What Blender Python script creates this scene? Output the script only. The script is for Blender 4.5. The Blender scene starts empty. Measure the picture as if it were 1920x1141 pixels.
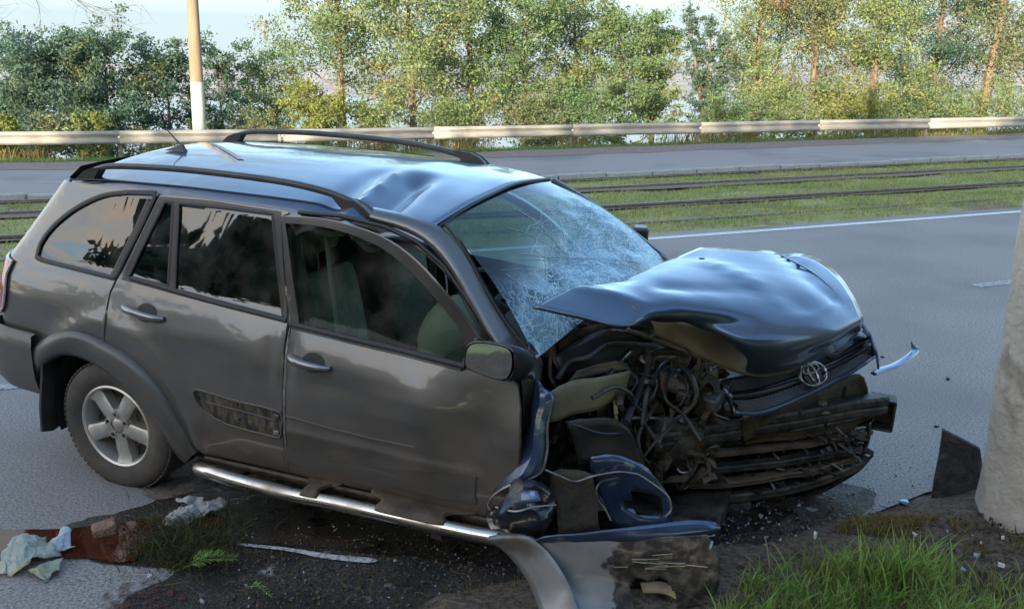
import bpy, bmesh, math, random
import numpy as np
from mathutils import Vector, Matrix, Euler, noise
from mathutils.geometry import delaunay_2d_cdt

# ---------------------------------------------------------------- camera, sky, sun, exposure
SC = bpy.context.scene
COL = SC.collection
rnd = random.Random(7)
CAM_H, FOC, HORY = 2.097, 1718.0, 125.0            # eye height, focal length in photo pixels, horizon row
PITCH = math.atan((570.5 - HORY) / FOC)
cd = bpy.data.cameras.new('camera'); cam = bpy.data.objects.new('camera', cd); COL.objects.link(cam)
cam.location = (0, 0, CAM_H); cam.rotation_euler = (math.radians(90) - PITCH, 0, 0)
cd.sensor_width = 36.0; cd.lens = 36.0 * FOC / 1920.0; cd.clip_start = 0.05; cd.clip_end = 9000
SC.camera = cam

SUN_EL = math.radians(10.5)
SUN_V = Vector((-0.33, -0.944, 0)).normalized()    # towards the sun, behind the camera to the left
world = bpy.data.worlds.new('World'); SC.world = world; world.use_nodes = True
wn = world.node_tree.nodes; wl = world.node_tree.links
bg = wn['Background']
sky = wn.new('ShaderNodeTexSky'); sky.sky_type = 'NISHITA'; sky.sun_disc = False
sky.sun_elevation = SUN_EL
sky.sun_rotation = math.atan2(SUN_V.x, SUN_V.y)
sky.air_density = 1.0; sky.dust_density = 0.8; sky.ozone_density = 1.9
tc = wn.new('ShaderNodeTexCoord'); mp = wn.new('ShaderNodeMapping'); mp.inputs['Scale'].default_value = (2.2, 2.2, 13.0)
nz = wn.new('ShaderNodeTexNoise'); nz.inputs['Scale'].default_value = 2.2; nz.inputs['Detail'].default_value = 6
rp = wn.new('ShaderNodeValToRGB'); rp.color_ramp.elements[0].position = 0.36; rp.color_ramp.elements[1].position = 0.62
sep = wn.new('ShaderNodeSeparateXYZ')
fade = wn.new('ShaderNodeMapRange'); fade.inputs['To Min'].default_value = 0.10; fade.inputs['From Min'].default_value = 0.22; fade.inputs['From Max'].default_value = 0.03
mul = wn.new('ShaderNodeMath'); mul.operation = 'MULTIPLY'
mixc = wn.new('ShaderNodeMix'); mixc.data_type = 'RGBA'
wl.new(tc.outputs['Generated'], mp.inputs['Vector']); wl.new(mp.outputs[0], nz.inputs['Vector'])
wl.new(nz.outputs['Fac'], rp.inputs[0]); wl.new(tc.outputs['Generated'], sep.inputs[0])
lean = wn.new('ShaderNodeMath'); lean.operation = 'MULTIPLY_ADD'; wl.new(sep.outputs[0], lean.inputs[0]); lean.inputs[1].default_value = 1.15; wl.new(sep.outputs[2], lean.inputs[2]); wl.new(lean.outputs[0], fade.inputs['Value']); wl.new(rp.outputs[0], mul.inputs[0]); wl.new(fade.outputs[0], mul.inputs[1])
lowb = wn.new('ShaderNodeMapRange'); lowb.inputs['From Min'].default_value = 0.22; lowb.inputs['From Max'].default_value = 0.05; lowb.inputs['To Max'].default_value = 0.96; wl.new(sep.outputs[2], lowb.inputs['Value'])
mxm = wn.new('ShaderNodeMath'); mxm.operation = 'MAXIMUM'; wl.new(mul.outputs[0], mxm.inputs[0]); wl.new(lowb.outputs[0], mxm.inputs[1])
wl.new(mxm.outputs[0], mixc.inputs[0]); wl.new(sky.outputs[0], mixc.inputs[6])
dots = wn.new('ShaderNodeVectorMath'); dots.operation = 'DOT_PRODUCT'; dots.inputs[1].default_value = (-0.55, -0.83, 0); wl.new(tc.outputs['Generated'], dots.inputs[0])
sunw = wn.new('ShaderNodeMapRange'); sunw.inputs['From Min'].default_value = -0.5; sunw.inputs['From Max'].default_value = 0.75; wl.new(dots.outputs['Value'], sunw.inputs['Value'])
cloudc = wn.new('ShaderNodeMix'); cloudc.data_type = 'RGBA'; wl.new(sunw.outputs[0], cloudc.inputs[0]); cloudc.inputs[6].default_value = (0.94, 1.17, 1.30, 1); cloudc.inputs[7].default_value = (4.2, 3.5, 2.8, 1)
wl.new(cloudc.outputs[2], mixc.inputs[7])
wl.new(mixc.outputs[2], bg.inputs['Color']); bg.inputs['Strength'].default_value = 0.13
sd = bpy.data.lights.new('sun', 'SUN'); sun = bpy.data.objects.new('sun', sd); COL.objects.link(sun)
sd.energy = 2.1; sd.angle = math.radians(0.6); sd.color = (1.0, 0.86, 0.66)
sdir = Vector((SUN_V.x * math.cos(SUN_EL), SUN_V.y * math.cos(SUN_EL), math.sin(SUN_EL)))
sun.rotation_euler = (-sdir).to_track_quat('-Z', 'Y').to_euler()
vs = SC.view_settings; vs.view_transform = 'Standard'; vs.look = 'None'; vs.exposure = 2.45; vs.gamma = 1.0; vs.use_curve_mapping = False
SC.cycles.max_bounces = 8; SC.cycles.transparent_max_bounces = 12

# ---------------------------------------------------------------- materials
MATS = {}
def nodes_of(name):
    m = bpy.data.materials.new(name); m.use_nodes = True; MATS[name] = m
    return m, m.node_tree.nodes, m.node_tree.links, m.node_tree.nodes['Principled BSDF']
def rgba(c): return (c[0], c[1], c[2], 1)
def mat(name, c1, c2=None, scale=6.0, rough=0.6, metal=0.0, coat=0.0, bump=0.0, bscale=None, detail=6, spec=0.5,
        lo=0.38, hi=0.62, rough2=None, stretch=(1, 1, 1), c3=None, s3=1.0, lo3=.5, hi3=.65, rnd_island=0.0, trans=0.0, alpha=1.0):
    m, N, L, B = nodes_of(name)
    B.inputs['Roughness'].default_value = rough; B.inputs['Metallic'].default_value = metal
    B.inputs['Coat Weight'].default_value = coat; B.inputs['Coat Roughness'].default_value = 0.06
    B.inputs['Specular IOR Level'].default_value = spec
    B.inputs['Transmission Weight'].default_value = trans; B.inputs['Alpha'].default_value = alpha
    t = N.new('ShaderNodeTexCoord'); mpn = N.new('ShaderNodeMapping'); mpn.inputs['Scale'].default_value = stretch
    L.new(t.outputs['Object'], mpn.inputs[0])
    src = None
    if c2 is None: B.inputs['Base Color'].default_value = rgba(c1)
    else:
        n = N.new('ShaderNodeTexNoise'); n.inputs['Scale'].default_value = scale; n.inputs['Detail'].default_value = detail; n.inputs['Roughness'].default_value = .6
        L.new(mpn.outputs[0], n.inputs['Vector'])
        r = N.new('ShaderNodeValToRGB'); r.color_ramp.elements[0].position = lo; r.color_ramp.elements[1].position = hi
        r.color_ramp.elements[0].color = rgba(c1); r.color_ramp.elements[1].color = rgba(c2)
        L.new(n.outputs['Fac'], r.inputs[0]); src = r.outputs[0]
        if c3 is not None:
            n3 = N.new('ShaderNodeTexNoise'); n3.inputs['Scale'].default_value = s3; n3.inputs['Detail'].default_value = 5
            L.new(mpn.outputs[0], n3.inputs['Vector'])
            mr = N.new('ShaderNodeMapRange'); mr.inputs['From Min'].default_value = lo3; mr.inputs['From Max'].default_value = hi3
            L.new(n3.outputs['Fac'], mr.inputs['Value'])
            mx = N.new('ShaderNodeMix'); mx.data_type = 'RGBA'; L.new(mr.outputs[0], mx.inputs[0]); L.new(src, mx.inputs[6])
            mx.inputs[7].default_value = rgba(c3); src = mx.outputs[2]
        if rough2 is not None:
            rr = N.new('ShaderNodeMapRange'); rr.inputs['To Min'].default_value = rough; rr.inputs['To Max'].default_value = rough2
            rr.inputs['From Min'].default_value = lo; rr.inputs['From Max'].default_value = hi
            L.new(n.outputs['Fac'], rr.inputs['Value']); L.new(rr.outputs[0], B.inputs['Roughness'])
    if rnd_island:
        g = N.new('ShaderNodeNewGeometry'); hs = N.new('ShaderNodeHueSaturation')
        mr = N.new('ShaderNodeMapRange'); mr.inputs['To Min'].default_value = 1 - rnd_island; mr.inputs['To Max'].default_value = 1 + rnd_island
        L.new(g.outputs['Random Per Island'], mr.inputs['Value']); L.new(mr.outputs[0], hs.inputs['Value'])
        mh = N.new('ShaderNodeMapRange'); mh.inputs['To Min'].default_value = 0.47; mh.inputs['To Max'].default_value = 0.525
        L.new(g.outputs['Random Per Island'], mh.inputs['Value']); L.new(mh.outputs[0], hs.inputs['Hue'])
        if src is None: hs.inputs['Color'].default_value = rgba(c1)
        else: L.new(src, hs.inputs['Color'])
        src = hs.outputs[0]
    if src is not None: L.new(src, B.inputs['Base Color'])
    if bump:
        nb = N.new('ShaderNodeTexNoise'); nb.inputs['Scale'].default_value = bscale or scale * 3; nb.inputs['Detail'].default_value = 5
        L.new(mpn.outputs[0], nb.inputs['Vector'])
        bp = N.new('ShaderNodeBump'); bp.inputs['Strength'].default_value = bump; bp.inputs['Distance'].default_value = 0.02
        L.new(nb.outputs['Fac'], bp.inputs['Height']); L.new(bp.outputs[0], B.inputs['Normal'])
    return m
def leaf_mat(name, c1, c2, var=.35, sc=.6, c3=None):
    m = mat(name, c1, c2, scale=sc, rough=.6, rnd_island=var, spec=.25, lo=.35, hi=.65, c3=c3, s3=.35, lo3=.52, hi3=.6)
    N = m.node_tree.nodes; L = m.node_tree.links; B = N['Principled BSDF']; out = [n for n in N if n.type == 'OUTPUT_MATERIAL'][0]
    tr = N.new('ShaderNodeBsdfTranslucent'); mx = N.new('ShaderNodeMixShader'); mx.inputs[0].default_value = .42
    L.new(B.inputs['Base Color'].links[0].from_socket, tr.inputs['Color'])
    L.new(B.outputs[0], mx.inputs[1]); L.new(tr.outputs[0], mx.inputs[2]); L.new(mx.outputs[0], out.inputs[0])
    return m

# ---------------------------------------------------------------- object helpers
def link(o, parent=None):
    COL.objects.link(o)
    if parent is not None: o.parent = parent
    return o
def tag(o, label=None, cat=None, group=None, kind=None):
    if label: o['label'] = label
    if cat: o['category'] = cat
    if group: o['group'] = group
    if kind: o['kind'] = kind
    return o
def empty(name, loc=(0, 0, 0), rot=(0, 0, 0)):
    o = bpy.data.objects.new(name, None); o.location = loc; o.rotation_euler = rot; o.empty_display_size = .2
    return link(o)
def mesh_obj(name, verts, faces, m, parent=None, smooth=True, normals=None):
    me = bpy.data.meshes.new(name); me.from_pydata([tuple(v) for v in verts], [], faces); me.update()
    if m is not None:
        for mm in (m if isinstance(m, (list, tuple)) else [m]): me.materials.append(mm)
    if smooth: me.polygons.foreach_set('use_smooth', [True] * len(me.polygons))
    if normals is not None: me.normals_split_custom_set_from_vertices([tuple(n) for n in normals])
    return link(bpy.data.objects.new(name, me), parent)
def np_mesh(name, V, F, m, parent=None, smooth=False):
    """V (n,3) float array, F (k,3|4) int array, quickly"""
    me = bpy.data.meshes.new(name); V = np.asarray(V, dtype=np.float32); F = np.asarray(F, dtype=np.int32); k = F.shape[1]
    me.vertices.add(len(V)); me.vertices.foreach_set('co', V.ravel())
    me.loops.add(F.size); me.loops.foreach_set('vertex_index', F.ravel())
    me.polygons.add(len(F)); me.polygons.foreach_set('loop_start', np.arange(0, F.size, k, dtype=np.int32))
    me.update(calc_edges=True); me.materials.append(m)
    if smooth: me.polygons.foreach_set('use_smooth', np.ones(len(F), dtype=bool))
    return link(bpy.data.objects.new(name, me), parent)
class MB:
    """collects shapes for one mesh object"""
    def __init__(s): s.v = []; s.f = []
    def add(s, vs_, fs_):
        b = len(s.v); s.v += [tuple(v) for v in vs_]; s.f += [tuple(b + i for i in f) for f in fs_]; return s
    def box(s, c, size, rot=None):
        R_ = Matrix.Identity(3) if rot is None else Euler(rot).to_matrix()
        x, y, z = [k / 2 for k in size]
        vv = [R_ @ Vector((a * x, b * y, d * z)) + Vector(c) for a in (-1, 1) for b in (-1, 1) for d in (-1, 1)]
        return s.add(vv, [(0, 1, 3, 2), (4, 6, 7, 5), (0, 4, 5, 1), (2, 3, 7, 6), (0, 2, 6, 4), (1, 5, 7, 3)])
    def tube(s, pts, r, n=8, closed=False, flat=1.0):
        P_ = [Vector(p) for p in pts]; m_ = len(P_); vv = []; up = Vector((0.02, 0.05, 1))
        rr = r if isinstance(r, (list, tuple)) else [r] * m_
        for i, p in enumerate(P_):
            a = P_[(i - 1) % m_] if (closed or i) else P_[i]; b = P_[(i + 1) % m_] if (closed or i < m_ - 1) else P_[i]
            d = (b - a).normalized(); u_ = d.cross(up)
            if u_.length < 1e-4: u_ = Vector((1, 0, 0))
            u_.normalize(); w_ = u_.cross(d)
            for k in range(n):
                t = 2 * math.pi * k / n; vv.append(p + (u_ * math.cos(t) + w_ * math.sin(t) * flat) * rr[i])
        ff = []
        for i in range(m_ if closed else m_ - 1):
            for k in range(n):
                j = (i + 1) % m_; ff.append((i * n + k, i * n + (k + 1) % n, j * n + (k + 1) % n, j * n + k))
        if not closed: ff += [tuple(range(n))[::-1], tuple((m_ - 1) * n + k for k in range(n))]
        return s.add(vv, ff)
    def lathe(s, prof, n=48, axis='y', c=(0, 0, 0), a0=0, a1=2 * math.pi):
        vv = []; full = abs(a1 - a0 - 2 * math.pi) < 1e-6; cnt = n if full else n + 1
        for k in range(cnt):
            t = a0 + (a1 - a0) * k / n
            for (r_, h_) in prof:
                if axis == 'y': vv.append((c[0] + r_ * math.cos(t), c[1] + h_, c[2] + r_ * math.sin(t)))
                else: vv.append((c[0] + r_ * math.cos(t), c[1] + r_ * math.sin(t), c[2] + h_))
        q = len(prof); ff = []
        for k in range(n):
            j = (k + 1) % cnt
            for i in range(q - 1): ff.append((k * q + i, k * q + i + 1, j * q + i + 1, j * q + i))
        return s.add(vv, ff)
    def build(s, name, m, parent=None, smooth=True, bevel=0):
        o = mesh_obj(name, s.v, s.f, m, parent, smooth)
        if bevel:
            b = o.modifiers.new('b', 'BEVEL'); b.width = bevel; b.segments = 2; b.limit_method = 'ANGLE'
        if smooth: sharp(o)
        return o
def sharp(o, ang=38):
    me = o.data; bm = bmesh.new(); bm.from_mesh(me)
    for e in bm.edges:
        e.smooth = not (len(e.link_faces) == 2 and e.calc_face_angle(0) > math.radians(ang))
    bm.to_mesh(me); bm.free()
def catmull(pts, sub=6, closed=False):
    P_ = [Vector(p) for p in pts]; n = len(P_); out = []
    for i in range(n if closed else n - 1):
        p0 = P_[(i - 1) % n] if (closed or i) else P_[0] * 2 - P_[1]
        p1 = P_[i]; p2 = P_[(i + 1) % n]
        p3 = P_[(i + 2) % n] if (closed or i < n - 2) else P_[-1] * 2 - P_[-2]
        for k in range(sub):
            t = k / sub
            out.append(0.5 * ((2 * p1) + (p2 - p0) * t + (2 * p0 - 5 * p1 + 4 * p2 - p3) * t * t + (3 * p1 - p0 - 3 * p2 + p3) * t ** 3))
    if not closed: out.append(P_[-1])
    return out
def net(name, rows, m, parent=None, sub=2, thick=0.0, crumple=0.0, cs=6.0, seed=0, creased=False, skip=None, res=3, ridge=0.0, rs=3.0, rdir=(1, 1, 1), post=None):
    """a sheet through a grid of 3D points, smoothed, given thickness"""
    R0 = [catmull([Vector(p) for p in r], res) for r in rows] if sub > 0 else [[Vector(p) for p in r] for r in rows]
    if sub > 0:
        cols = [catmull([R0[i][j] for i in range(len(R0))], res) for j in range(len(R0[0]))]
        R0 = [[cols[j][i] for j in range(len(cols))] for i in range(len(cols[0]))]
    nr, nc = len(R0), len(R0[0]); V = []
    for r in R0:
        for p in r:
            if crumple: p = p + noise.noise_vector(p * cs + Vector((seed * 7.1, 0, 0))) * crumple + noise.noise_vector(p * cs * 2.7 + Vector((seed, 3, 0))) * crumple * .4
            if ridge:
                q_ = Vector((p.x * rdir[0], p.y * rdir[1], p.z * rdir[2])) * rs + Vector((seed * 3.3, 1, 2)); p = p + Vector((0, -.25, .95)) * ((abs(noise.noise(q_)) - .22) * ridge + (abs(noise.noise(q_ * 2.6)) - .2) * ridge * .35)
            if post: p = post(p)
            V.append(p)
    F = [(i * nc + j, i * nc + j + 1, (i + 1) * nc + j + 1, (i + 1) * nc + j) for i in range(nr - 1) for j in range(nc - 1) if not (skip and skip((i + .5) / (nr - 1), (j + .5) / (nc - 1)))]
    o = mesh_obj(name, V, F, m, parent)
    if thick:
        so = o.modifiers.new('s', 'SOLIDIFY'); so.thickness = thick; so.offset = -1
    if creased: sharp(o, 24)
    return o

# ---------------------------------------------------------------- frame of the place: pixel -> point, road coordinates
def pray(u, v):
    x = (u - 960) / FOC; z = -(v - 570.5) / FOC; c, s_ = math.cos(PITCH), math.sin(PITCH)
    return Vector((x, c + z * s_, -s_ + z * c))
def at_z(u, v, z=0.0):
    r = pray(u, v); t = (z - CAM_H) / r.z; return Vector((0, 0, CAM_H)) + r * t
def at_dist(u, v, y):
    r = pray(u, v); return Vector((0, 0, CAM_H)) + r * (y / r.y)
RA = math.radians(21.0); RE = Vector((math.cos(RA), math.sin(RA), 0)); RN = Vector((-math.sin(RA), math.cos(RA), 0))
def bendf(s, n):
    d = max(0.0, 8 - s); q = .006 * d * d if d < 18 else .006 * 324 + .216 * (d - 18)
    return q * max(0, (n - 4)) / 12 if n < 60 else q * 56 / 12
def rd(s, n, z=0.0):
    p = RE * s + RN * (n + bendf(s, n)); return Vector((p.x, p.y, z))

def speckle(m, scale, lo, hi, big=None):
    """let the surface break up: small holes through which what lies below shows"""
    N = m.node_tree.nodes; L = m.node_tree.links; out = [n for n in N if n.type == 'OUTPUT_MATERIAL'][0]; src = out.inputs[0].links[0].from_socket
    t = N.new('ShaderNodeTexCoord'); n = N.new('ShaderNodeTexNoise'); n.inputs['Scale'].default_value = scale; n.inputs['Detail'].default_value = 9; n.inputs['Roughness'].default_value = .65
    L.new(t.outputs['Object'], n.inputs['Vector']); r = N.new('ShaderNodeMapRange'); r.inputs['From Min'].default_value = lo; r.inputs['From Max'].default_value = hi; L.new(n.outputs['Fac'], r.inputs['Value'])
    tr = N.new('ShaderNodeBsdfTransparent'); mx = N.new('ShaderNodeMixShader'); L.new(r.outputs[0], mx.inputs[0]); L.new(tr.outputs[0], mx.inputs[1]); L.new(src, mx.inputs[2]); L.new(mx.outputs[0], out.inputs[0])

# ================================================================ THE SETTING
M_asphalt = mat('asphalt', (.12, .114, .105), (.43, .41, .375), scale=75, rough=.85, bump=.35, bscale=160, lo=.36, hi=.66, detail=6, c3=(.17, .163, .15), s3=.55, lo3=.45, hi3=.8)
M_asphalt2 = mat('asphalt_far', (.23, .21, .20), (.29, .27, .255), scale=40, rough=.85, bump=.1, lo=.3, hi=.7, stretch=(1, 1, 1), c3=(.17, .16, .168), s3=.35)
M_paintline = mat('road_paint', (.62, .62, .6), (.28, .28, .27), scale=28, rough=.7, lo=.5, hi=.72)
M_paintworn = mat('road_paint_worn', (.45, .45, .43), (.17, .17, .165), scale=30, rough=.8, lo=.4, hi=.6)
M_soil = mat('soil', (.03, .024, .017), (.17, .125, .085), scale=34, rough=.95, bump=.8, bscale=40, lo=.35, hi=.7, c3=(.16, .12, .075), s3=2.2, lo3=.55, hi3=.75)
M_shoulder = mat('shoulder_dirt', (.17, .13, .11), (.24, .19, .155), scale=8, rough=.95, bump=.3)
M_turf = mat('turf', (.22, .25, .08), (.32, .30, .13), scale=5, rough=.95, bump=.4, bscale=60, c3=(.18, .14, .08), s3=.9)
M_kerb = mat('kerb_stone', (.26, .26, .24), (.36, .35, .32), scale=9, rough=.9, bump=.2)
M_rail = mat('rail_steel', (.12, .09, .07), (.2, .17, .145), scale=12, rough=.55, metal=.4)
M_railsoil = mat('ballast', (.13, .09, .065), (.22, .165, .12), scale=14, rough=.95, bump=.6, lo=.35, hi=.65)
M_zinc = mat('galvanised_steel', (.29, .265, .225), (.36, .33, .28), scale=3, rough=.7, metal=.1, stretch=(1, 1, 6))
M_conc = mat('concrete', (.36, .33, .28), (.54, .51, .45), scale=5, rough=.92, bump=.5, bscale=34, lo=.3, hi=.7, c3=(.2, .175, .14), s3=2.6, lo3=.56, hi3=.66)
M_pole = mat('pole_concrete', (.24, .165, .10), (.31, .22, .14), scale=2, rough=.9, stretch=(3, 3, .5))
M_polew = mat('whitewash', (.46, .43, .36), (.55, .51, .44), scale=4, rough=.85)
M_bark = mat('bark', (.10, .07, .045), (.22, .16, .10), scale=6, rough=.95, bump=.6, stretch=(3, 3, .8))
M_barkw = mat('bark_warm', (.15, .11, .075), (.24, .185, .13), scale=6, rough=.95, bump=.6, stretch=(3, 3, .8))

def strip(name, n0, n1, z, m, s0=-70, s1=160, step=2.0, wob=0.0, kind='structure', parent=None, nn=1, zf=None, seed=0):
    V = []; F = []; k = int((s1 - s0) / step) + 1; w = nn + 1
    for i in range(k):
        s_ = s0 + (s1 - s0) * i / (k - 1)
        for j in range(w):
            n_ = n0 + (n1 - n0) * j / nn
            if wob and j in (0, w - 1): n_ += noise.noise(Vector((s_ * 1.3, n_ * 3 + seed, 0))) * wob + noise.noise(Vector((s_ * 5, n_ * 3 + seed, 4))) * wob * .5
            V.append(rd(s_, n_, z if zf is None else zf(s_, n_)))
    for i in range(k - 1):
        for j in range(nn): F.append((i * w + j, (i + 1) * w + j, (i + 1) * w + j + 1, i * w + j + 1))
    o = mesh_obj(name, V, F, m, parent, smooth=False)
    if kind: o['kind'] = kind
    return o
def gz(n, s=0):
    if n < 3.0: return .02 + .02 * max(0, min(3, 3 - n))
    if n < 22.2: return -.03
    if n < 25.5: return -.03 - (n - 22.2) * .09
    return -.33 - min(1, (n - 25.5) / 34) ** 1.15 * 8.2
ns = list(np.concatenate([np.linspace(-90, -12, 10), np.linspace(-10, 3, 9), [3.6, 22.2], np.linspace(23, 62, 22)]))
ss = list(np.concatenate([np.linspace(-300, -60, 8), np.linspace(-50, 100, 51), np.linspace(120, 500, 10)]))
V = [rd(s_, n_, gz(n_) + (noise.noise(Vector((s_ * .3, n_ * .3, 0))) * .25 if n_ > 27 or n_ < -4 else 0)) for s_ in ss for n_ in ns]
W_ = len(ns)
F = [(i * W_ + j, (i + 1) * W_ + j, (i + 1) * W_ + j + 1, i * W_ + j + 1) for i in range(len(ss) - 1) for j in range(W_ - 1)]
tag(mesh_obj('terrain', V, F, M_turf), kind='structure')
strip('road_near', 3.25, 10.3, 0.0, M_asphalt, wob=.25, step=.5, s0=-60, s1=120)
strip('lane_line', 9.91, 10.05, .004, M_paintline, s0=-60, s1=140, step=1)
for a, b in ((-12.2, -9.2), (-3.9, -.92), (7.42, 10.4), (18.7, 21.7), (30, 33)): strip('lane_dash', 6.53, 6.66, .004, M_paintworn, s0=a, s1=b, step=.5, wob=.03)
def medz(s_, n_): return .03 + .03 * noise.noise(Vector((s_ * .8, n_ * .8, 0))) if 10.5 < n_ < 15.6 else .0
strip('median_turf', 10.28, 15.74, .0, M_turf, step=.5, nn=12, zf=medz, wob=.12, s0=-60, s1=130)
for k_, (a, b) in enumerate(((12.0, 12.2), (13.85, 14.25), (15.4, 15.55))): strip('rail_bed', a, b, .062, M_railsoil, wob=.1, step=.4, s0=-40, s1=80, seed=k_)
strip('road_far', 16.0, 20.75, 0.0, M_asphalt2, s0=-70, s1=150)
strip('edge_line', 16.22, 16.36, .004, M_paintworn, s0=-60, s1=140, step=.7, wob=.03)
for a, b in ((-9.3, -5.8), (-2.3, -1.5), (13.5, 15.5), (22.4, 25.5), (33, 36)): strip('lane_dash', 18.42, 18.54, .004, M_paintworn, s0=a, s1=b, step=.5, wob=.02)
strip('shoulder', 20.6, 22.3, .006, M_shoulder, wob=.35, step=.6, s0=-60, s1=130)
# kerb of the far carriageway, stone by stone
V = []; kb = empty('kerb'); kb['kind'] = 'structure'
k0 = MB().box((0, 0, .03), (.97, .2, .2)); km = None
for i in range(-14, 34):
    p = rd(i + .5, 15.87); q = rd(i + 1, 15.87) - rd(i, 15.87)
    if km is None:
        o = k0.build('kerb_stone', M_kerb, kb, smooth=False, bevel=0.015); km = o.data
    else:
        o = bpy.data.objects.new('kerb_stone', km); link(o, kb); o.modifiers.new('b', 'BEVEL').width = .015
    o.location = (p.x, p.y, rnd.uniform(-.02, .012)); o.rotation_euler = (0, 0, math.atan2(q.y, q.x) + rnd.uniform(-.01, .01))
# tram rails
rl = ['half-buried dull tram rail in the grass closest to the near road', 'dark tram rail with a shiny worn head, second from the near road',
      'brown rusty tram rail along the wide band of bare earth', 'thin dark tram rail running beside the kerb of the far road']
for i, (n_, h_) in enumerate(((10.88, .02), (12.15, .07), (14.22, .06), (15.5, .05))):
    V = []; F = []
    sec = [(-.06, 0), (-.012, .02), (-.012, h_ - .035), (-.036, h_ - .03), (-.036, h_), (.036, h_), (.036, h_ - .03), (.012, h_ - .035), (.012, .02), (.06, 0)]
    K = 120
    for k in range(K):
        s_ = -45 + 140 * k / (K - 1)
        for (a, b) in sec: V.append(rd(s_, n_ + a, .035 + b))
    q = len(sec)
    for k in range(K - 1):
        for j in range(q - 1): F.append((k * q + j, (k + 1) * q + j, (k + 1) * q + j + 1, k * q + j + 1))
    tag(mesh_obj('tram_rail', V, F, M_rail, smooth=False), rl[i], 'tram rail', 'tram rails in the grass median')

# water and the far shore
m, N, L, B = nodes_of('lake_water'); B.inputs['Base Color'].default_value = (.14, .24, .38, 1); B.inputs['Roughness'].default_value = .3; B.inputs['Specular IOR Level'].default_value = .3
t = N.new('ShaderNodeTexCoord'); wv = N.new('ShaderNodeTexNoise'); wv.inputs['Scale'].default_value = .8; wv.inputs['Detail'].default_value = 4
bp = N.new('ShaderNodeBump'); bp.inputs['Strength'].default_value = .9; bp.inputs['Distance'].default_value = .5
L.new(t.outputs['Object'], wv.inputs['Vector']); L.new(wv.outputs['Fac'], bp.inputs['Height']); L.new(bp.outputs[0], B.inputs['Normal'])
V = [rd(-1500, 45, -6.2), rd(1800, 45, -6.2), rd(1800, 900, -6.2), rd(-1500, 900, -6.2)]
tag(mesh_obj('lake_water', V, [(0, 1, 2, 3)], MATS['lake_water'], smooth=False), kind='structure')
M_shore = mat('far_shore', (.42, .36, .30), (.20, .22, .2), scale=.03, rough=1, lo=.4, hi=.6, c3=(.5, .42, .38), s3=.08)
V = []; F = []; K = 160; rows_ = [(300, -7), (360, -6.0), (420, -3), (520, 1.0), (700, 3.5), (1100, 6), (2600, 9)]
for k in range(K):
    th = math.radians(-10 + 200 * k / (K - 1))
    for j, (d_, z_) in enumerate(rows_):
        r_ = d_ * (1 + .15 * noise.noise(Vector((math.cos(th) * 3, math.sin(th) * 3, 0))))
        V.append((r_ * math.cos(th), r_ * math.sin(th), z_ + (noise.noise(Vector((k * .35, j * 5, 1))) * 2.5 if j > 2 else 0)))
q = len(rows_)
F = [(k * q + j, k * q + j + 1, (k + 1) * q + j + 1, (k + 1) * q + j) for k in range(K - 1) for j in range(q - 1)]
tag(mesh_obj('far_shore', V, F, M_shore), kind='structure')

# guardrail
GP = [(-60, 37), (-20, 29.2), (-3.4, 25.7), (2.5, 24.2), (9.1, 23.5), (16.8, 22.8), (24, 22.1), (60, 18.6), (120, 13)]
def gn(s_): return float(np.interp(s_, [a for a, b in GP], [b for a, b in GP]))
def gpt(s_, z, off=0):
    p = RE * s_ + RN * (gn(s_) + off); return Vector((p.x, p.y, z))
gr = tag(empty('guardrail', gpt(5, 0)), 'long galvanised W-beam crash barrier along the far verge, in front of the trees', 'guardrail')
gro = gr.location
sec = [(-.00, .155), (-.035, .15), (-.075, .115), (-.08, .085), (-.03, .03), (-.012, 0), (-.03, -.03), (-.08, -.085), (-.075, -.115), (-.035, -.15), (0, -.155)]
M_bolt = mat('bolt_steel', (.7, .68, .62), rough=.4, metal=.3)
post = MB().box((0, .10, -.27), (.09, .08, .60)); pm = None; bm_ = None
s_ = -24.0; idx = 0
while s_ < 70:
    e_ = s_ + 3.86; V = []; F = []
    for k in range(5):
        t_ = s_ - .12 + (e_ - s_ + .12) * k / 4
        zc = .40 + .012 * noise.noise(Vector((t_ * .3, 0, 0)))
        for (a, b) in sec:
            off = a - (.004 if k == 4 else 0)
            p = gpt(t_, zc + b * 1.02, off); V.append(p - gro)
    q = len(sec)
    F = [(k * q + j, (k + 1) * q + j, (k + 1) * q + j + 1, k * q + j + 1) for k in range(4) for j in range(q - 1)]
    o = mesh_obj('beam', V, F, M_zinc, gr); so = o.modifiers.new('s', 'SOLIDIFY'); so.thickness = .004; sharp(o, 30)
    p = gpt(s_, .42) - gro
    if pm is None: o = post.build('post', M_rail, gr, smooth=False); pm = o.data
    else: o = bpy.data.objects.new('post', pm); link(o, gr)
    o.location = p; o.rotation_euler = (0, 0, RA)
    if bm_ is None:
        o = MB().lathe([(.0, -.035), (.028, -.03), (.034, -.012), (.034, 0)], n=12, axis='y').build('bolt', M_bolt, gr); bm_ = o.data
    else: o = bpy.data.objects.new('bolt', bm_); link(o, gr)
    o.location = gpt(s_, .40, -.015) - gro; o.rotation_euler = (0, 0, RA - .09)
    s_ = e_
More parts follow.
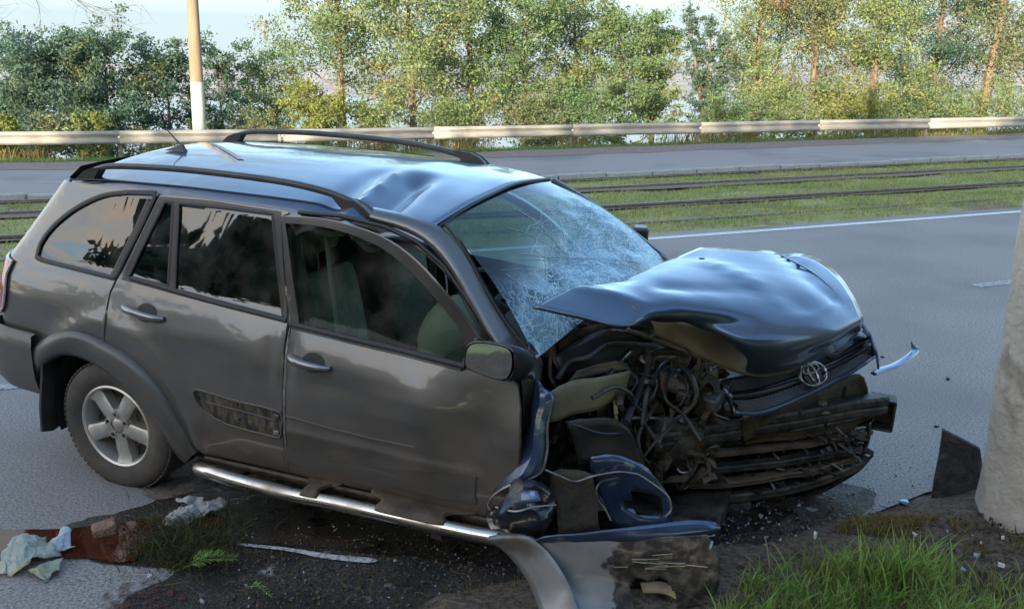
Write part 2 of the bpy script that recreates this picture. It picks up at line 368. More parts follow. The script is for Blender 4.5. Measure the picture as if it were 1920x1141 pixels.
# grass, blade by blade
def blades(name, pts, hmin, hmax, w, m, lean=.5, seg=2, seed=1, parent=None):
    rg = np.random.RandomState(seed); P_ = np.array(pts, dtype=np.float64); n = len(P_)
    h = rg.uniform(hmin, hmax, n) * rg.uniform(.6, 1, n); a = rg.uniform(0, 2 * np.pi, n); l = rg.uniform(.1, lean, n) * h; b = rg.uniform(0, 2 * np.pi, n)
    wv = np.stack([np.cos(b), np.sin(b), np.zeros(n)], 1) * (w * rg.uniform(.6, 1.2, n))[:, None]
    d = np.stack([np.cos(a), np.sin(a), np.zeros(n)], 1); up = np.array([0, 0, 1.0])
    V = []
    for k in range(seg):
        t_ = k / seg; c_ = P_ + up * (h * (t_ - .18 * t_ * t_))[:, None] + d * (l * t_ ** 2)[:, None]; f_ = (1 - t_ * .55)
        V += [c_ - wv * f_, c_ + wv * f_]
    V.append(P_ + up * (h * .82)[:, None] + d * l[:, None])
    A = np.stack(V, 1); w_ = A.shape[1]; base = (np.arange(n) * w_)[:, None]; T = []
    for k in range(seg - 1):
        T += [base + np.array([2 * k, 2 * k + 1, 2 * k + 3]), base + np.array([2 * k, 2 * k + 3, 2 * k + 2])]
    T.append(base + np.array([2 * seg - 2, 2 * seg - 1, 2 * seg]))
    return np_mesh(name, A.reshape(-1, 3), np.concatenate(T), m, parent)
M_gmed = leaf_mat('grass_median', (.25, .32, .08), (.40, .38, .15), var=.35, sc=1.2)
M_gverge = leaf_mat('grass_verge', (.11, .21, .05), (.2, .26, .08), var=.35, sc=.8)
M_gnear = leaf_mat('grass_near', (.15, .31, .055), (.30, .38, .10), var=.4, sc=4)
M_dry = leaf_mat('dry_weeds', (.32, .22, .10), (.20, .2, .07), var=.35, sc=1.5)
rg = np.random.RandomState(3); pts = []
while len(pts) < 95000:
    s_ = rg.uniform(-9, 1) if rg.rand() < .22 else rg.uniform(3, 24); n_ = rg.uniform(10.3, 15.75)
    bare = (11.93 < n_ < 12.2) or (13.85 < n_ < 14.28) or (15.35 < n_ < 15.53)
    if bare and rg.rand() < .93: continue
    if noise.noise(Vector((s_ * .9, n_ * 1.5, 0))) < -.28 and rg.rand() < .7: continue
    p = rd(s_, n_, medz(s_, n_) - .005); pts.append(p)
tag(blades('median_grass', pts, .04, .12, .006, M_gmed, lean=.9, seed=2), kind='stuff')
pts = []
while len(pts) < 42000:
    s_ = rg.uniform(-12, 34); n_ = rg.uniform(22.1, 25.2)
    if n_ < 22.5 and rg.rand() < .5: continue
    p = rd(s_, n_, gz(n_)); pts.append(p)
tag(blades('verge_grass', pts, .08, .26, .009, M_gverge, lean=.8, seed=3), kind='stuff')
pts = []
for _ in range(9000):
    s_ = rg.uniform(-14, 40); n_ = gn(s_) + rg.uniform(.25, 1.6)
    if noise.noise(Vector((s_ * .35, 9, 0))) < -.05: continue
    p = RE * s_ + RN * n_; pts.append((p.x, p.y, -.4))
tag(blades('dry_weeds', pts, .6, 1.35, .012, M_dry, lean=.45, seg=3, seed=4), kind='stuff')

# concrete lamp posts
lp = tag(empty('lamp_post', at_dist(377, 245, 24.6) * 1.0), 'slender concrete lamp post with whitewashed foot behind the crash barrier at left', 'lamp post')
pbase = at_dist(377, 300, 24.6)
lp.location = (pbase.x, pbase.y, -.35); lp.rotation_euler = (0, math.radians(1.7), 0)
MB().lathe([(.165 - .0105 * k, 2.05 + k * 1.0) for k in range(9)], n=24, axis='z').build('shaft', M_pole, lp)
MB().lathe([(.195, 0), (.168, .3), (.167, 2.05), (.165, 2.06)], n=24, axis='z').build('whitewashed_foot', M_polew, lp)
pil = tag(empty('concrete_pole', (2.445, 3.87, 0)), 'thick weathered concrete pole cut by the right edge of the picture', 'pole')
V = []; F = []; K = 44; H_ = 60
for j in range(H_ + 1):
    z_ = -.15 + 7.2 * (j / H_) ** 1.6
    for k in range(K):
        t_ = 2 * math.pi * k / K; r_ = .262 - .0125 * max(0, z_)
        if z_ < .35: r_ += .02 * (1 - max(z_, 0) / .35)
        nn = noise.noise(Vector((math.cos(t_) * 2, math.sin(t_) * 2, z_ * 2.0))) * .008 + noise.noise(Vector((math.cos(t_) * 9, math.sin(t_) * 9, z_ * 12))) * .0035
        gg = noise.noise(Vector((math.cos(t_) * 3 + 5, math.sin(t_) * 3, z_ * 3))); nn -= max(0, gg - .34) * .06
        V.append(((r_ + nn) * math.cos(t_), (r_ + nn) * math.sin(t_), z_))
F = [(j * K + k, j * K + (k + 1) % K, (j + 1) * K + (k + 1) % K, (j + 1) * K + k) for j in range(H_) for k in range(K)]
mesh_obj('shaft', V, F, M_conc, pil)

# trees
LM = dict(dark=leaf_mat('leaves_dark', (.07, .14, .105), (.14, .20, .11), sc=.7, c3=(.16, .16, .04)),
          mid=leaf_mat('leaves_mid', (.12, .21, .09), (.22, .28, .12), sc=.8, c3=(.25, .22, .06)),
          lime=leaf_mat('leaves_lime', (.19, .26, .10), (.29, .33, .14), sc=.8, c3=(.3, .25, .08)),
          olive=leaf_mat('leaves_olive', (.15, .20, .09), (.25, .25, .12), sc=.9, c3=(.26, .16, .09)),
          yellow=leaf_mat('leaves_yellow', (.20, .24, .06), (.29, .30, .09), sc=1.2))
def crown(rg, base, H, W, nl, size, low=.15, lean=(0, 0), nb=16, spread=1.0, gap=.5, fine=1.0):
    """limb curves and leaf centres of one tree"""
    limbs = []; cen = []; top = np.array([lean[0], lean[1], H])
    tr = [np.array([lean[0] * t_ ** 1.5, lean[1] * t_ ** 1.5, H * .82 * t_]) + np.array([math.sin(t_ * 5 + base), math.cos(t_ * 4 + base), 0]) * .06 * H * .2 * t_ for t_ in np.linspace(0, 1, 7)]
    limbs.append((tr, .055 * H * .33))
    for b in range(nb):
        t_ = low + (1 - low) * (b + rg.rand()) / nb; k = t_ * 6; i0 = int(min(5, k)); p0 = tr[i0] + (tr[i0 + 1] - tr[i0]) * (k - i0)
        a = b * 2.4 + rg.uniform(-.5, .5); L_ = W * (.55 + .55 * math.sin(math.pi * min(1, .18 + t_ * .8))) * rg.uniform(.7, 1.15) * .62
        d = np.array([math.cos(a), math.sin(a), .35 + .9 * t_ * rg.uniform(.4, 1.2)]); d /= np.linalg.norm(d)
        pts_ = [p0]
        for q in range(4):
            d = d + rg.normal(0, .16, 3) + np.array([0, 0, .04]); d /= np.linalg.norm(d); pts_.append(pts_[-1] + d * L_ / 4)
        limbs.append((pts_, .012 * H * .33 * (1.3 - t_) + .006))
        for q in range(1, 5):
            for w in range(int(3 * fine)):
                dd = rg.normal(0, 1, 3); dd[2] = abs(dd[2]) * .6; dd /= np.linalg.norm(dd); tw = [pts_[q]]
                for r_ in range(3): tw.append(tw[-1] + (dd + rg.normal(0, .3, 3)) * W * .075 * spread)
                if w == 0: limbs.append((tw, .006))
                cen += tw[1:]
    cen = np.array(cen); keep = rg.rand(len(cen)) < (1 - gap * .4); cen = cen[keep]
    wts = rg.uniform(.2, 1.6, len(cen)); wts /= wts.sum()
    idx = rg.choice(len(cen), nl, p=wts); rad = .05 * W * .9 * spread
    P_ = cen[idx] + rg.normal(0, 1, (nl, 3)) * np.array([rad, rad, rad * .75])
    return limbs, P_
def leaves_mesh(name, P_, size, m, parent, rg):
    n = len(P_); a = rg.normal(0, 1, (n, 3)); a /= np.linalg.norm(a, axis=1)[:, None]; b = rg.normal(0, 1, (n, 3)); b -= a * (a * b).sum(1)[:, None]; b /= np.linalg.norm(b, axis=1)[:, None]
    s_ = size * rg.uniform(.6, 1.25, n)[:, None]
    V = np.stack([P_ - a * s_, P_ + b * s_ * .48, P_ + a * s_, P_ - b * s_ * .48], 1).reshape(-1, 3)
    F = np.arange(n * 4).reshape(n, 4)
    return np_mesh(name, V, F, m, parent)
def tree(u, dist, H, W, kind, label, nl=12000, size=.075, name='tree', cat='tree', group='trees along the far verge', lean=(0, 0), seed=0, low=.15, nb=18, bark=None, zb=None, trunk_r=1.0, gap=.5, spread=1.0, fine=1.0, forks=1):
    d0 = dist; y_ = dist
    for _ in range(12):
        p = at_dist(u, 240, y_); s_ = p.x * RE.x + p.y * RE.y; nval = p.x * RN.x + p.y * RN.y; y_ += (gn(s_) + dist - 24.6 - nval) * .8
    k_ = y_ / d0; H = CAM_H + (H - CAM_H) * k_; W *= k_; nval = dist
    z = gz(nval) - .05 if zb is None else zb
    r = tag(empty(name, (p.x, p.y, z)), label, cat, group)
    rg = np.random.RandomState(100 + seed); Hh = H - z
    allP = []; mb = MB(); dk = kind == 'dark' and u < 600; nl = int(nl * (.60 if dk else .86)); gap = gap * (1.6 if dk else 1.15); size = size * (.76 if dk else .76); nl = int(nl * 1.42)
    for f_ in range(forks):
        ln = (lean[0] + (f_ - (forks - 1) / 2) * W * .35, lean[1])
        limbs, P_ = crown(rg, seed + f_ * 1.7, Hh * (1 - .08 * f_), W / (forks ** .5), nl // forks, size, low=low, lean=ln, nb=nb, gap=gap, spread=spread, fine=fine)
        allP.append(P_)
        for i, (pts_, r0) in enumerate(limbs):
            k = len(pts_); rr = [max(.004, r0 * (1 - .8 * q / (k - 1))) * (trunk_r if i == 0 else 1) for q in range(k)]
            mb.tube([Vector(q) for q in pts_], rr, n=6 if i == 0 else 4)
    mb.build('trunk', bark or M_bark, r)
    leaves_mesh('crown', np.concatenate(allP), size, LM[kind], r, rg)
    return r
# u, distance, top height above the road, width, leaf kind ...
tree(20, 30, 1.5, 2.2, 'dark', 'dark green rounded tree cut off by the left edge', seed=1, low=.03, nl=12000, zb=-1.2)
tree(85, 28, 3.0, 3.0, 'dark', 'dark tree with a ragged forked top, second from the left edge', seed=2, low=.03, nl=20000, zb=-1.1)
tree(205, 29, 3.1, 3.0, 'dark', 'dense dark green tree midway between the left edge and the lamp post', seed=3, low=.03, nl=22000, zb=-1.2)
tree(318, 30, 2.95, 2.5, 'dark', 'airy dark green tree just left of the lamp post', seed=4, low=.03, nl=14000, zb=-1.2, gap=.9)
tree(415, 31, 2.9, 2.2, 'dark', 'sparse tree with thin twigs right behind the lamp post', seed=5, low=.05, nl=8500, zb=-1.2, gap=1.2)
tree(500, 33, 2.4, 2.8, 'mid', 'low loose tree in the gap right of the lamp post', seed=6, low=.05, nl=8000, zb=-1.4, gap=1.1)
tree(640, 30, 7.6, 4.6, 'mid', 'tall spreading tree with orange-brown trunk, first beside the open sky', seed=7, low=.22, nl=17000, zb=-.9, lean=(.2, 0), bark=M_barkw, trunk_r=1.0, gap=.8)
tree(775, 29, 7.2, 4.2, 'lime', 'bright lime-green tree with brown trunk behind the middle of the car roof', seed=8, low=.12, nl=20000, zb=-.9, bark=M_bark)
tree(885, 31, 7.8, 4.0, 'mid', 'full mid-green tree behind the front of the far roof rail', seed=9, low=.08, nl=20000, zb=-1.1)
tree(985, 30, 6.2, 3.4, 'mid', 'bushy green tree above the top corner of the windscreen', seed=10, low=.05, nl=18000, zb=-1.0)
tree(1075, 32, 4.6, 3.0, 'olive', 'olive tree with pale leaves left of the notch of sky', seed=11, low=.05, nl=13000, zb=-1.2)
tree(1160, 30, 4.3, 2.5, 'mid', 'narrow green tree with a pointed crown just left of the notch of sky', seed=12, low=.05, nl=12000, zb=-1.0)
tree(1222, 31, 4.1, 2.3, 'lime', 'yellow-flecked tree leaning over dark forked trunks at the notch of sky', seed=13, low=.2, nl=9000, zb=-1.1, forks=2)
tree(1322, 30, 4.6, 1.9, 'dark', 'slim see-through tree with several bare stems right of the notch of sky', seed=14, low=.12, nl=8000, zb=-1.0, gap=1.1, forks=3)
tree(1415, 31, 7.2, 3.4, 'lime', 'pale lime tree, second to the right of the notch of sky', seed=15, low=.06, nl=17000, zb=-1.0)
tree(1520, 30, 7.6, 3.7, 'olive', 'olive-brown tree with dry reddish twigs above the open road', seed=16, low=.04, nl=20000, zb=-1.0)
tree(1630, 29, 7.4, 3.6, 'lime', 'dense lime-green tree reaching above the frame right of centre', seed=17, low=.03, nl=22000, zb=-.9)
tree(1740, 31, 7.6, 3.8, 'dark', 'shadowy dark green tree between two lime-green ones at right', seed=18, low=.03, nl=18000, zb=-1.0)
tree(1835, 28.5, 7.6, 3.2, 'olive', 'tree with a tall bare twisting tan trunk near the right edge', seed=19, low=.25, nl=13000, zb=-.8, bark=M_barkw, trunk_r=1.5, lean=(.6, 0))
tree(1925, 30, 7.4, 3.6, 'lime', 'leafy bright green tree cut by the right edge', seed=20, low=.03, nl=18000, zb=-.9)
tree(1690, 35, 5.5, 4.5, 'mid', 'green tree half hidden behind the dark one at right', seed=21, low=.03, nl=13000, zb=-2)
tree(1450, 36, 5.5, 4.5, 'mid', 'green tree half hidden behind the pale lime one', seed=22, low=.03, nl=10000, zb=-2)
tree(830, 36, 6.5, 4.5, 'olive', 'olive tree showing through behind the lime-green ones at centre', seed=23, low=.03, nl=12000, zb=-2)
G = 'shrubs behind the crash barrier'
tree(590, 27.5, 1.35, 1.9, 'yellow', 'feathery yellow-green bush below the open sky, behind the barrier', name='bush', cat='bush', group=G, seed=31, low=.03, nl=9000, size=.06, zb=-.6)
tree(700, 27.5, .95, 1.6, 'lime', 'low green bush at the foot of the orange-brown trunk', name='bush', cat='bush', group=G, seed=32, low=.03, nl=5000, size=.06, zb=-.6)
tree(8, 26, .95, .8, 'yellow', 'yellow-green sapling touching the left edge', name='sapling', cat='sapling', group=G, seed=33, low=.1, nl=1800, size=.07, zb=-.6)
tree(86, 26, 1.0, .8, 'olive', 'thin pinkish-brown sapling, second from the left edge', name='sapling', cat='sapling', group=G, seed=34, low=.3, nl=700, size=.06, zb=-.6)
tree(150, 26, 1.05, .7, 'lime', 'tall lime sapling, third from the left edge', name='sapling', cat='sapling', group=G, seed=35, low=.2, nl=1300, size=.07, zb=-.6)
tree(186, 26, 1.0, .6, 'yellow', 'yellowish pointed sapling, last one before the dark shrubs', name='sapling', cat='sapling', group=G, seed=36, low=.2, nl=1200, size=.06, zb=-.6)
tree(262, 26.5, .5, .8, 'olive', 'leafless reddish twig bush left of the lamp post', name='bush', cat='bush', group=G, seed=37, low=.1, nl=350, size=.05, zb=-.6)
tree(480, 27, .7, 1.3, 'olive', 'dry brownish bush right of the lamp post', name='bush', cat='bush', group=G, seed=38, low=.05, nl=2500, size=.05, zb=-.6)
for i, (u_, h_, k_, lb) in enumerate(((860, .8, 'lime', 'low lime bush behind the barrier above the far roof rail'), (1010, .75, 'olive', 'low olive bush beside straw-coloured reeds at centre'),
        (1100, .9, 'mid', 'low green bush under the pointed tree left of the notch of sky'), (1370, .8, 'mid', 'round green bush right of the forked dark trunks'), (1478, 1.1, 'lime', 'bright green bush beside an orange weed'),
        (1590, .9, 'yellow', 'yellow bush under the dense lime tree at right'), (1700, 1.0, 'mid', 'dark green bush under the shadowy tree at right'), (1790, .9, 'lime', 'green bush by the foot of the tan trunk'), (1885, 1.2, 'lime', 'lime bush near the right edge, behind the barrier'))):
    tree(u_, 27.5, h_, 2.0, k_, lb, name='bush', cat='bush', group=G, seed=50 + i, low=.03, nl=4500, size=.06, zb=-.7)
# bare twigs entering at the top left corner
tw = tag(empty('bare_branch', (-5.2, 12, 4.2)), 'thin leafless twigs hanging into the top left corner', 'branch')
mb = MB(); rg = np.random.RandomState(9)
def twig(p, d, L_, r_, lv):
    pts_ = [p]
    for k in range(5):
        d = (d + Vector(rg.normal(0, .16, 3))).normalized(); pts_.append(pts_[-1] + d * L_ / 5)
    mb.tube(pts_, [r_ * (1 - .14 * k) for k in range(6)], n=4)
    if lv:
        for k in range(1, 6):
            for q in range(2): twig(pts_[k], (d + Vector(rg.normal(0, .7, 3))).normalized(), L_ * .5, r_ * .5, lv - 1)
a_ = at_dist(-330, -170, 12) - tw.location
twig(a_, Vector((1, 0, -.18)), 2.3, .014, 3)
twig(a_ + Vector((-.2, 0, -.5)), Vector((1, 0, .05)), 1.6, .009, 2)
mb.build('twigs', M_bark, tw)
# the wood behind the photographer that keeps this side of the road in shade
rg = np.random.RandomState(77); Pl = []; mb = MB()
for i in range(15):
    s_ = -30 + i * 2.9 + rg.uniform(-1, 1); n_ = -7.5 + rg.uniform(-1.5, 1.5); p = RE * s_ + RN * n_
    H_ = rg.uniform(6.2, 7.4)
    limbs, P_ = crown(rg, i, H_, 5.6, 5200, .25, low=.08, nb=22)
    Pl.append(P_ + np.array([p.x, p.y, 0])); mb.tube([(p.x, p.y, 0), (p.x, p.y, H_ * .8)], [.18, .06], n=7)
for i, (x_, y_) in enumerate(((-11.5, -1.2), (-14.5, -.2), (-17.5, -2.5), (-13, -4), (-21, -1))):
    H_ = rg.uniform(1.9, 2.7); limbs, P_ = crown(rg, 40 + i, H_, 4.4, 3200, .22, low=.05, nb=18); Pl.append(P_ + np.array([x_, y_, 0])); mb.tube([(x_, y_, 0), (x_, y_, H_ * .8)], [.14, .05], n=7)
o = leaves_mesh('roadside_wood', np.concatenate(Pl), .27, LM['dark'], None, rg); o['kind'] = 'stuff'
o = mb.build('wood_trunks', M_bark); o['kind'] = 'stuff'

# ================================================================ THE CRASHED CAR
CT = Vector((-1.693, 5.15, 0.03)); CR = Euler((math.radians(1.8), math.radians(2.8), math.radians(-21.9)), 'XYZ')
CM = Matrix.Rotation(math.radians(-21.9), 3, 'Z') @ Matrix.Rotation(math.radians(2.8), 3, 'Y') @ Matrix.Rotation(math.radians(1.8), 3, 'X')
CI = CM.transposed()
car = empty('crashed_car', CT); car.rotation_euler = CM.to_euler()
tag(car, 'wrecked dark grey SUV with buckled hood and smashed windscreen standing across the near road', 'car')
CO = CI @ (Vector((0, 0, CAM_H)) - CT)
def cray(u, v): return CI @ pray(u, v)
def cz(u, v, z): r = cray(u, v); return CO + r * ((z - CO.z) / r.z)
def cy(u, v, y): r = cray(u, v); return CO + r * ((y - CO.y) / r.y)
def cx(u, v, x): r = cray(u, v); return CO + r * ((x - CO.x) / r.x)
# half width of the body at height z and distance x ahead of the rear axle
_z = np.linspace(0, 2, 401)
_w = np.interp(_z, [.18, .26, .34, .46, .60, .72, .83, .88, .95, 1.01, 1.055, 1.075, 1.49, 1.53, 1.56, 1.60], [.785, .81, .838, .858, .868, .872, .866, .853, .828, .804, .785, .778, .668, .648, .622, .56])
_k = np.exp(-np.linspace(-2, 2, 9) ** 2); _k /= _k.sum()
_wp = np.pad(_w, 4, mode='edge'); _w = np.convolve(_wp, _k, 'valid')
def xr(z): return float(np.interp(z, [.3, .62, .8, 1.08, 1.33, 1.47, 1.56, 1.62], [-.86, -.87, -.87, -.84, -.66, -.55, -.47, -.42]))
def sstep(a, b, t): t = max(0, min(1, (t - a) / (b - a))); return t * t * (3 - 2 * t)
def wid(x, z):
    f = sstep(.45, .9, z) * (1 - sstep(1.15, 1.5, z)); zz = z + .06 * (x - 1.04) * f
    w = float(np.interp(zz, _z, _w))
    if x < .25: w -= .085 * min(1.2, (.25 - x) / 1.1) ** 2 * (1 + .5 * sstep(1.0, 1.5, z))
    t = (xr(z) + .13 - x) / .13
    if t > 0: w -= .13 * (1 - math.sqrt(max(0.02, 1 - min(t, 1) ** 2)))
    # crease along the doors and the swell above the rear arch
    w += .010 * math.exp(-((z - .52) / .022) ** 2) * sstep(.5, .8, x) * (1 - sstep(1.9, 2.05, x)) * 0.6
    d = math.hypot(x, z - .36); w += .018 * math.exp(-((d - .50) / .06) ** 2) * (1 if z > .3 else 0)
    return w
def dents(x, z):
    d = 0
    if x > 1.0:
        d += .030 * math.exp(-(((x - 2.02) / .11) ** 2 + ((z - .72) / .14) ** 2))        # bowl at the front edge of the front door
        d -= .012 * math.exp(-(((x - 1.75) / .10) ** 2 + ((z - .78) / .2) ** 2))
        d += .010 * math.exp(-(((x - 1.35) / .25) ** 2 + ((z - .80) / .05) ** 2))
        d += .012 * noise.noise(Vector((x * 3.1, z * 3.3, 2))) * sstep(1.1, 1.5, x)
        d += .016 * math.exp(-(((x - 1.05) / .035) ** 2 + ((z - .86) / .13) ** 2))
    else:
        d += .006 * noise.noise(Vector((x * 2.3, z * 3.0, 5)))
        d += .010 * math.exp(-(((x - .95) / .04) ** 2 + ((z - .84) / .1) ** 2))
    return d
def S3(x, z, off=0.0): return Vector((x, -(wid(x, z) + off - dents(x, z)), z))
def S3n(x, z, h=.004):
    a = S3(x + h, z) - S3(x - h, z); b = S3(x, z + h) - S3(x, z - h); n = a.cross(b).normalized()
    return n if n.y < 0 else -n
def sd_(u, v):
    """photo pixel -> (x, z) on the right flank"""
    r = cray(u, v); t = (-.86 - CO.y) / r.y
    for _ in range(14):
        p = CO + r * t; t += (-(wid(p.x, max(.2, min(1.6, p.z)))) - p.y) / r.y * .9
    p = CO + r * t; return (p.x, p.z)
def inside(p, poly):
    c = False; n = len(poly); j = n - 1
    for i in range(n):
        a, b = poly[i], poly[j]
        if (a[1] > p[1]) != (b[1] > p[1]) and p[0] < (b[0] - a[0]) * (p[1] - a[1]) / (b[1] - a[1]) + a[0]: c = not c
        j = i
    return c
def dens(poly, step, closed=True):
    out = []; n = len(poly)
    for i in range(n if closed else n - 1):
        a = poly[i]; b = poly[(i + 1) % n]; d = math.hypot(b[0] - a[0], b[1] - a[1]); k = max(1, int(d / step))
        for q in range(k): out.append((a[0] + (b[0] - a[0]) * q / k, a[1] + (b[1] - a[1]) * q / k))
    if not closed: out.append(poly[-1])
    return out
def patch(name, outline, m, parent, holes=(), surf=S3, nrm=S3n, off=0.0, step=.04, flange=.02, mirror=False, hflange=True):
    """a panel: the outline (x, z) laid on a curved surface, meshed inside, edges turned in"""
    o_ = dens(outline, step); hs = [dens(h, step) for h in holes]
    xs = [p[0] for p in o_]; zs = [p[1] for p in o_]; pts = [Vector(p) for p in o_]; edges = [(i, (i + 1) % len(o_)) for i in range(len(o_))]
    for h in hs:
        b = len(pts); pts += [Vector(p) for p in h]; edges += [(b + i, b + (i + 1) % len(h)) for i in range(len(h))]
    bd = np.array([tuple(p) for p in pts]); x = min(xs) + step / 2
    while x < max(xs):
        z = min(zs) + step / 2
        while z < max(zs):
            if inside((x, z), o_) and not any(inside((x, z), h) for h in hs) and np.min((bd[:, 0] - x) ** 2 + (bd[:, 1] - z) ** 2) > (step * .55) ** 2: pts.append(Vector((x, z)))
            z += step
        x += step
    vo, eo, fo, *_ = delaunay_2d_cdt(pts, edges, [], 0, 1e-6)
    V = [surf(p[0], p[1], off) for p in vo]; Nn = [nrm(p[0], p[1]) for p in vo]; F = []
    for f in fo:
        c = (sum(vo[i][0] for i in f) / 3, sum(vo[i][1] for i in f) / 3)
        if inside(c, o_) and not any(inside(c, h) for h in hs):
            a, b, d = [V[i] for i in f[:3]]
            if (b - a).cross(d - a).dot(Nn[f[0]]) < 0: f = f[::-1]
            F.append(tuple(f))
    if flange:
        for li, loop in enumerate([o_] + (hs if hflange else [])):
            b = len(V); k = len(loop)
            for p in loop:
                n = nrm(p[0], p[1]); s0 = surf(p[0], p[1], off); V += [s0, s0 - n * flange]; Nn += [n, n]
            for i in range(k): j = (i + 1) % k; F.append((b + 2 * i, b + 2 * j, b + 2 * j + 1, b + 2 * i + 1))
    if mirror: V = [Vector((v.x, -v.y, v.z)) for v in V]; Nn = [Vector((n.x, -n.y, n.z)) for n in Nn]; F = [f[::-1] for f in F]
    return mesh_obj(name, V, F, m, parent, True, Nn)
def band(name, pts, m, parent, w=.012, h=.008, off=0.0, surf=S3, nrm=S3n, closed=True, mirror=False, mb=None):
    """a seal or trim strip following (x, z) points on the flank"""
    P_ = dens(pts, .03, closed); n = len(P_); own = mb is None; mb = mb or MB(); V = []; F = []
    for i, p in enumerate(P_):
        a = P_[(i - 1) % n] if (closed or i) else P_[i]; b = P_[(i + 1) % n] if (closed or i < n - 1) else P_[i]
        d = Vector((b[0] - a[0], b[1] - a[1])); d = d.normalized() if d.length else Vector((1, 0)); t = Vector((-d.y, d.x)); nn = nrm(p[0], p[1])
        for (q, hh) in ((-w / 2, -.004), (-w / 2, h * .7), (-w / 4, h), (w / 4, h), (w / 2, h * .7), (w / 2, -.004)):
            V.append(surf(p[0] + t.x * q, p[1] + t.y * q, off) + nn * hh)
    for i in range(n if closed else n - 1):
        j = (i + 1) % n
        for k in range(5): F.append((i * 6 + k, i * 6 + k + 1, j * 6 + k + 1, j * 6 + k))
    if not closed: F += [(0, 1, 2, 3, 4, 5), tuple((n - 1) * 6 + k for k in (5, 4, 3, 2, 1, 0))]
    if mirror: V = [Vector((v.x, -v.y, v.z)) for v in V]
    mb.add(V, F)
    if own: return mb.build(name, m, parent)

# materials of the car
def paint_mat(name, base, dust, dlo, dhi, rough=.32, metal=.75, coat=1.0, dustamt=1.0, spots=True):
    m, N, L, B = nodes_of(name)
    t = N.new('ShaderNodeTexCoord'); sp = N.new('ShaderNodeSeparateXYZ'); L.new(t.outputs['Object'], sp.inputs[0])
    n = N.new('ShaderNodeTexNoise'); n.inputs['Scale'].default_value = 3.5; n.inputs['Detail'].default_value = 8; n.inputs['Roughness'].default_value = .7; L.new(t.outputs['Object'], n.inputs['Vector'])
    mr = N.new('ShaderNodeMapRange'); mr.inputs['From Min'].default_value = dhi; mr.inputs['From Max'].default_value = dlo; L.new(sp.outputs[2], mr.inputs['Value'])
    ma = N.new('ShaderNodeMath'); ma.operation = 'MULTIPLY_ADD'; L.new(n.outputs['Fac'], ma.inputs[0]); ma.inputs[1].default_value = 1.5; ma.inputs[2].default_value = -.30
    mu = N.new('ShaderNodeMath'); mu.operation = 'MULTIPLY'; mu.use_clamp = True; L.new(mr.outputs[0], mu.inputs[0]); L.new(ma.outputs[0], mu.inputs[1])
    m2 = N.new('ShaderNodeMath'); m2.operation = 'MULTIPLY'; L.new(mu.outputs[0], m2.inputs[0]); m2.inputs[1].default_value = dustamt
    # fine scratches and specks
    fn = N.new('ShaderNodeTexNoise'); fn.inputs['Scale'].default_value = 60; fn.inputs['Detail'].default_value = 4; L.new(t.outputs['Object'], fn.inputs['Vector'])
    fr = N.new('ShaderNodeMapRange'); fr.inputs['From Min'].default_value = .68; fr.inputs['From Max'].default_value = .8; fr.inputs['To Max'].default_value = .5; L.new(fn.outputs['Fac'], fr.inputs['Value'])
    mx0 = N.new('ShaderNodeMath'); mx0.operation = 'MAXIMUM'; L.new(m2.outputs[0], mx0.inputs[0]); L.new(fr.outputs[0], mx0.inputs[1])
    mx = N.new('ShaderNodeMix'); mx.data_type = 'RGBA'; L.new(mx0.outputs[0], mx.inputs[0]); mx.inputs[6].default_value = rgba(base); mx.inputs[7].default_value = rgba(dust); L.new(mx.outputs[2], B.inputs['Base Color'])
    r2 = N.new('ShaderNodeMapRange'); r2.inputs['To Min'].default_value = rough; r2.inputs['To Max'].default_value = .75; L.new(mx0.outputs[0], r2.inputs['Value']); L.new(r2.outputs[0], B.inputs['Roughness'])
    r3 = N.new('ShaderNodeMapRange'); r3.inputs['To Min'].default_value = metal; r3.inputs['To Max'].default_value = .05; L.new(mx0.outputs[0], r3.inputs['Value']); L.new(r3.outputs[0], B.inputs['Metallic'])
    r4 = N.new('ShaderNodeMapRange'); r4.inputs['To Min'].default_value = coat; r4.inputs['To Max'].default_value = .1; L.new(mx0.outputs[0], r4.inputs['Value']); L.new(r4.outputs[0], B.inputs['Coat Weight'])
    B.inputs['Coat Roughness'].default_value = .05
    bn = N.new('ShaderNodeTexNoise'); bn.inputs['Scale'].default_value = 2.2; bn.inputs['Detail'].default_value = 3; L.new(t.outputs['Object'], bn.inputs['Vector'])
    bp = N.new('ShaderNodeBump'); bp.inputs['Strength'].default_value = .12; bp.inputs['Distance'].default_value = .04; L.new(bn.outputs['Fac'], bp.inputs['Height']); L.new(bp.outputs[0], B.inputs['Normal']); L.new(bp.outputs[0], B.inputs['Coat Normal'])
    return m
P_side = paint_mat('paint_grey', (.125, .124, .122), (.24, .18, .13), .28, 1.2, dustamt=.95)
P_top = paint_mat('paint_grey_sky_tint', (.062, .100, .155), (.25, .24, .22), -1, 3.6, rough=.30, dustamt=.12)  # roof and hood: same grey paint, the sky's blue reflection tinted into the base
P_low = paint_mat('cladding_grey', (.085, .083, .08), (.15, .125, .095), .1, .9, rough=.45, metal=.3, coat=.25, dustamt=1.0)
P_frame = mat('frame_black', (.028, .024, .022), (.05, .042, .036), scale=8, rough=.38, spec=.5)
P_seal = mat('rubber_seal', (.012, .012, .013), rough=.5)
P_black = mat('black_plastic', (.022, .022, .024), (.05, .046, .042), scale=5, rough=.42, coat=.15)
P_blackgl = mat('black_gloss_plastic', (.012, .014, .018), (.03, .03, .032), scale=7, rough=.22, coat=.6, lo=.55, hi=.8, rough2=.6)
P_rubber = mat('tyre_rubber', (.045, .042, .038), (.12, .1, .075), scale=5, rough=.85, lo=.3, hi=.75, bump=.15, bscale=60)
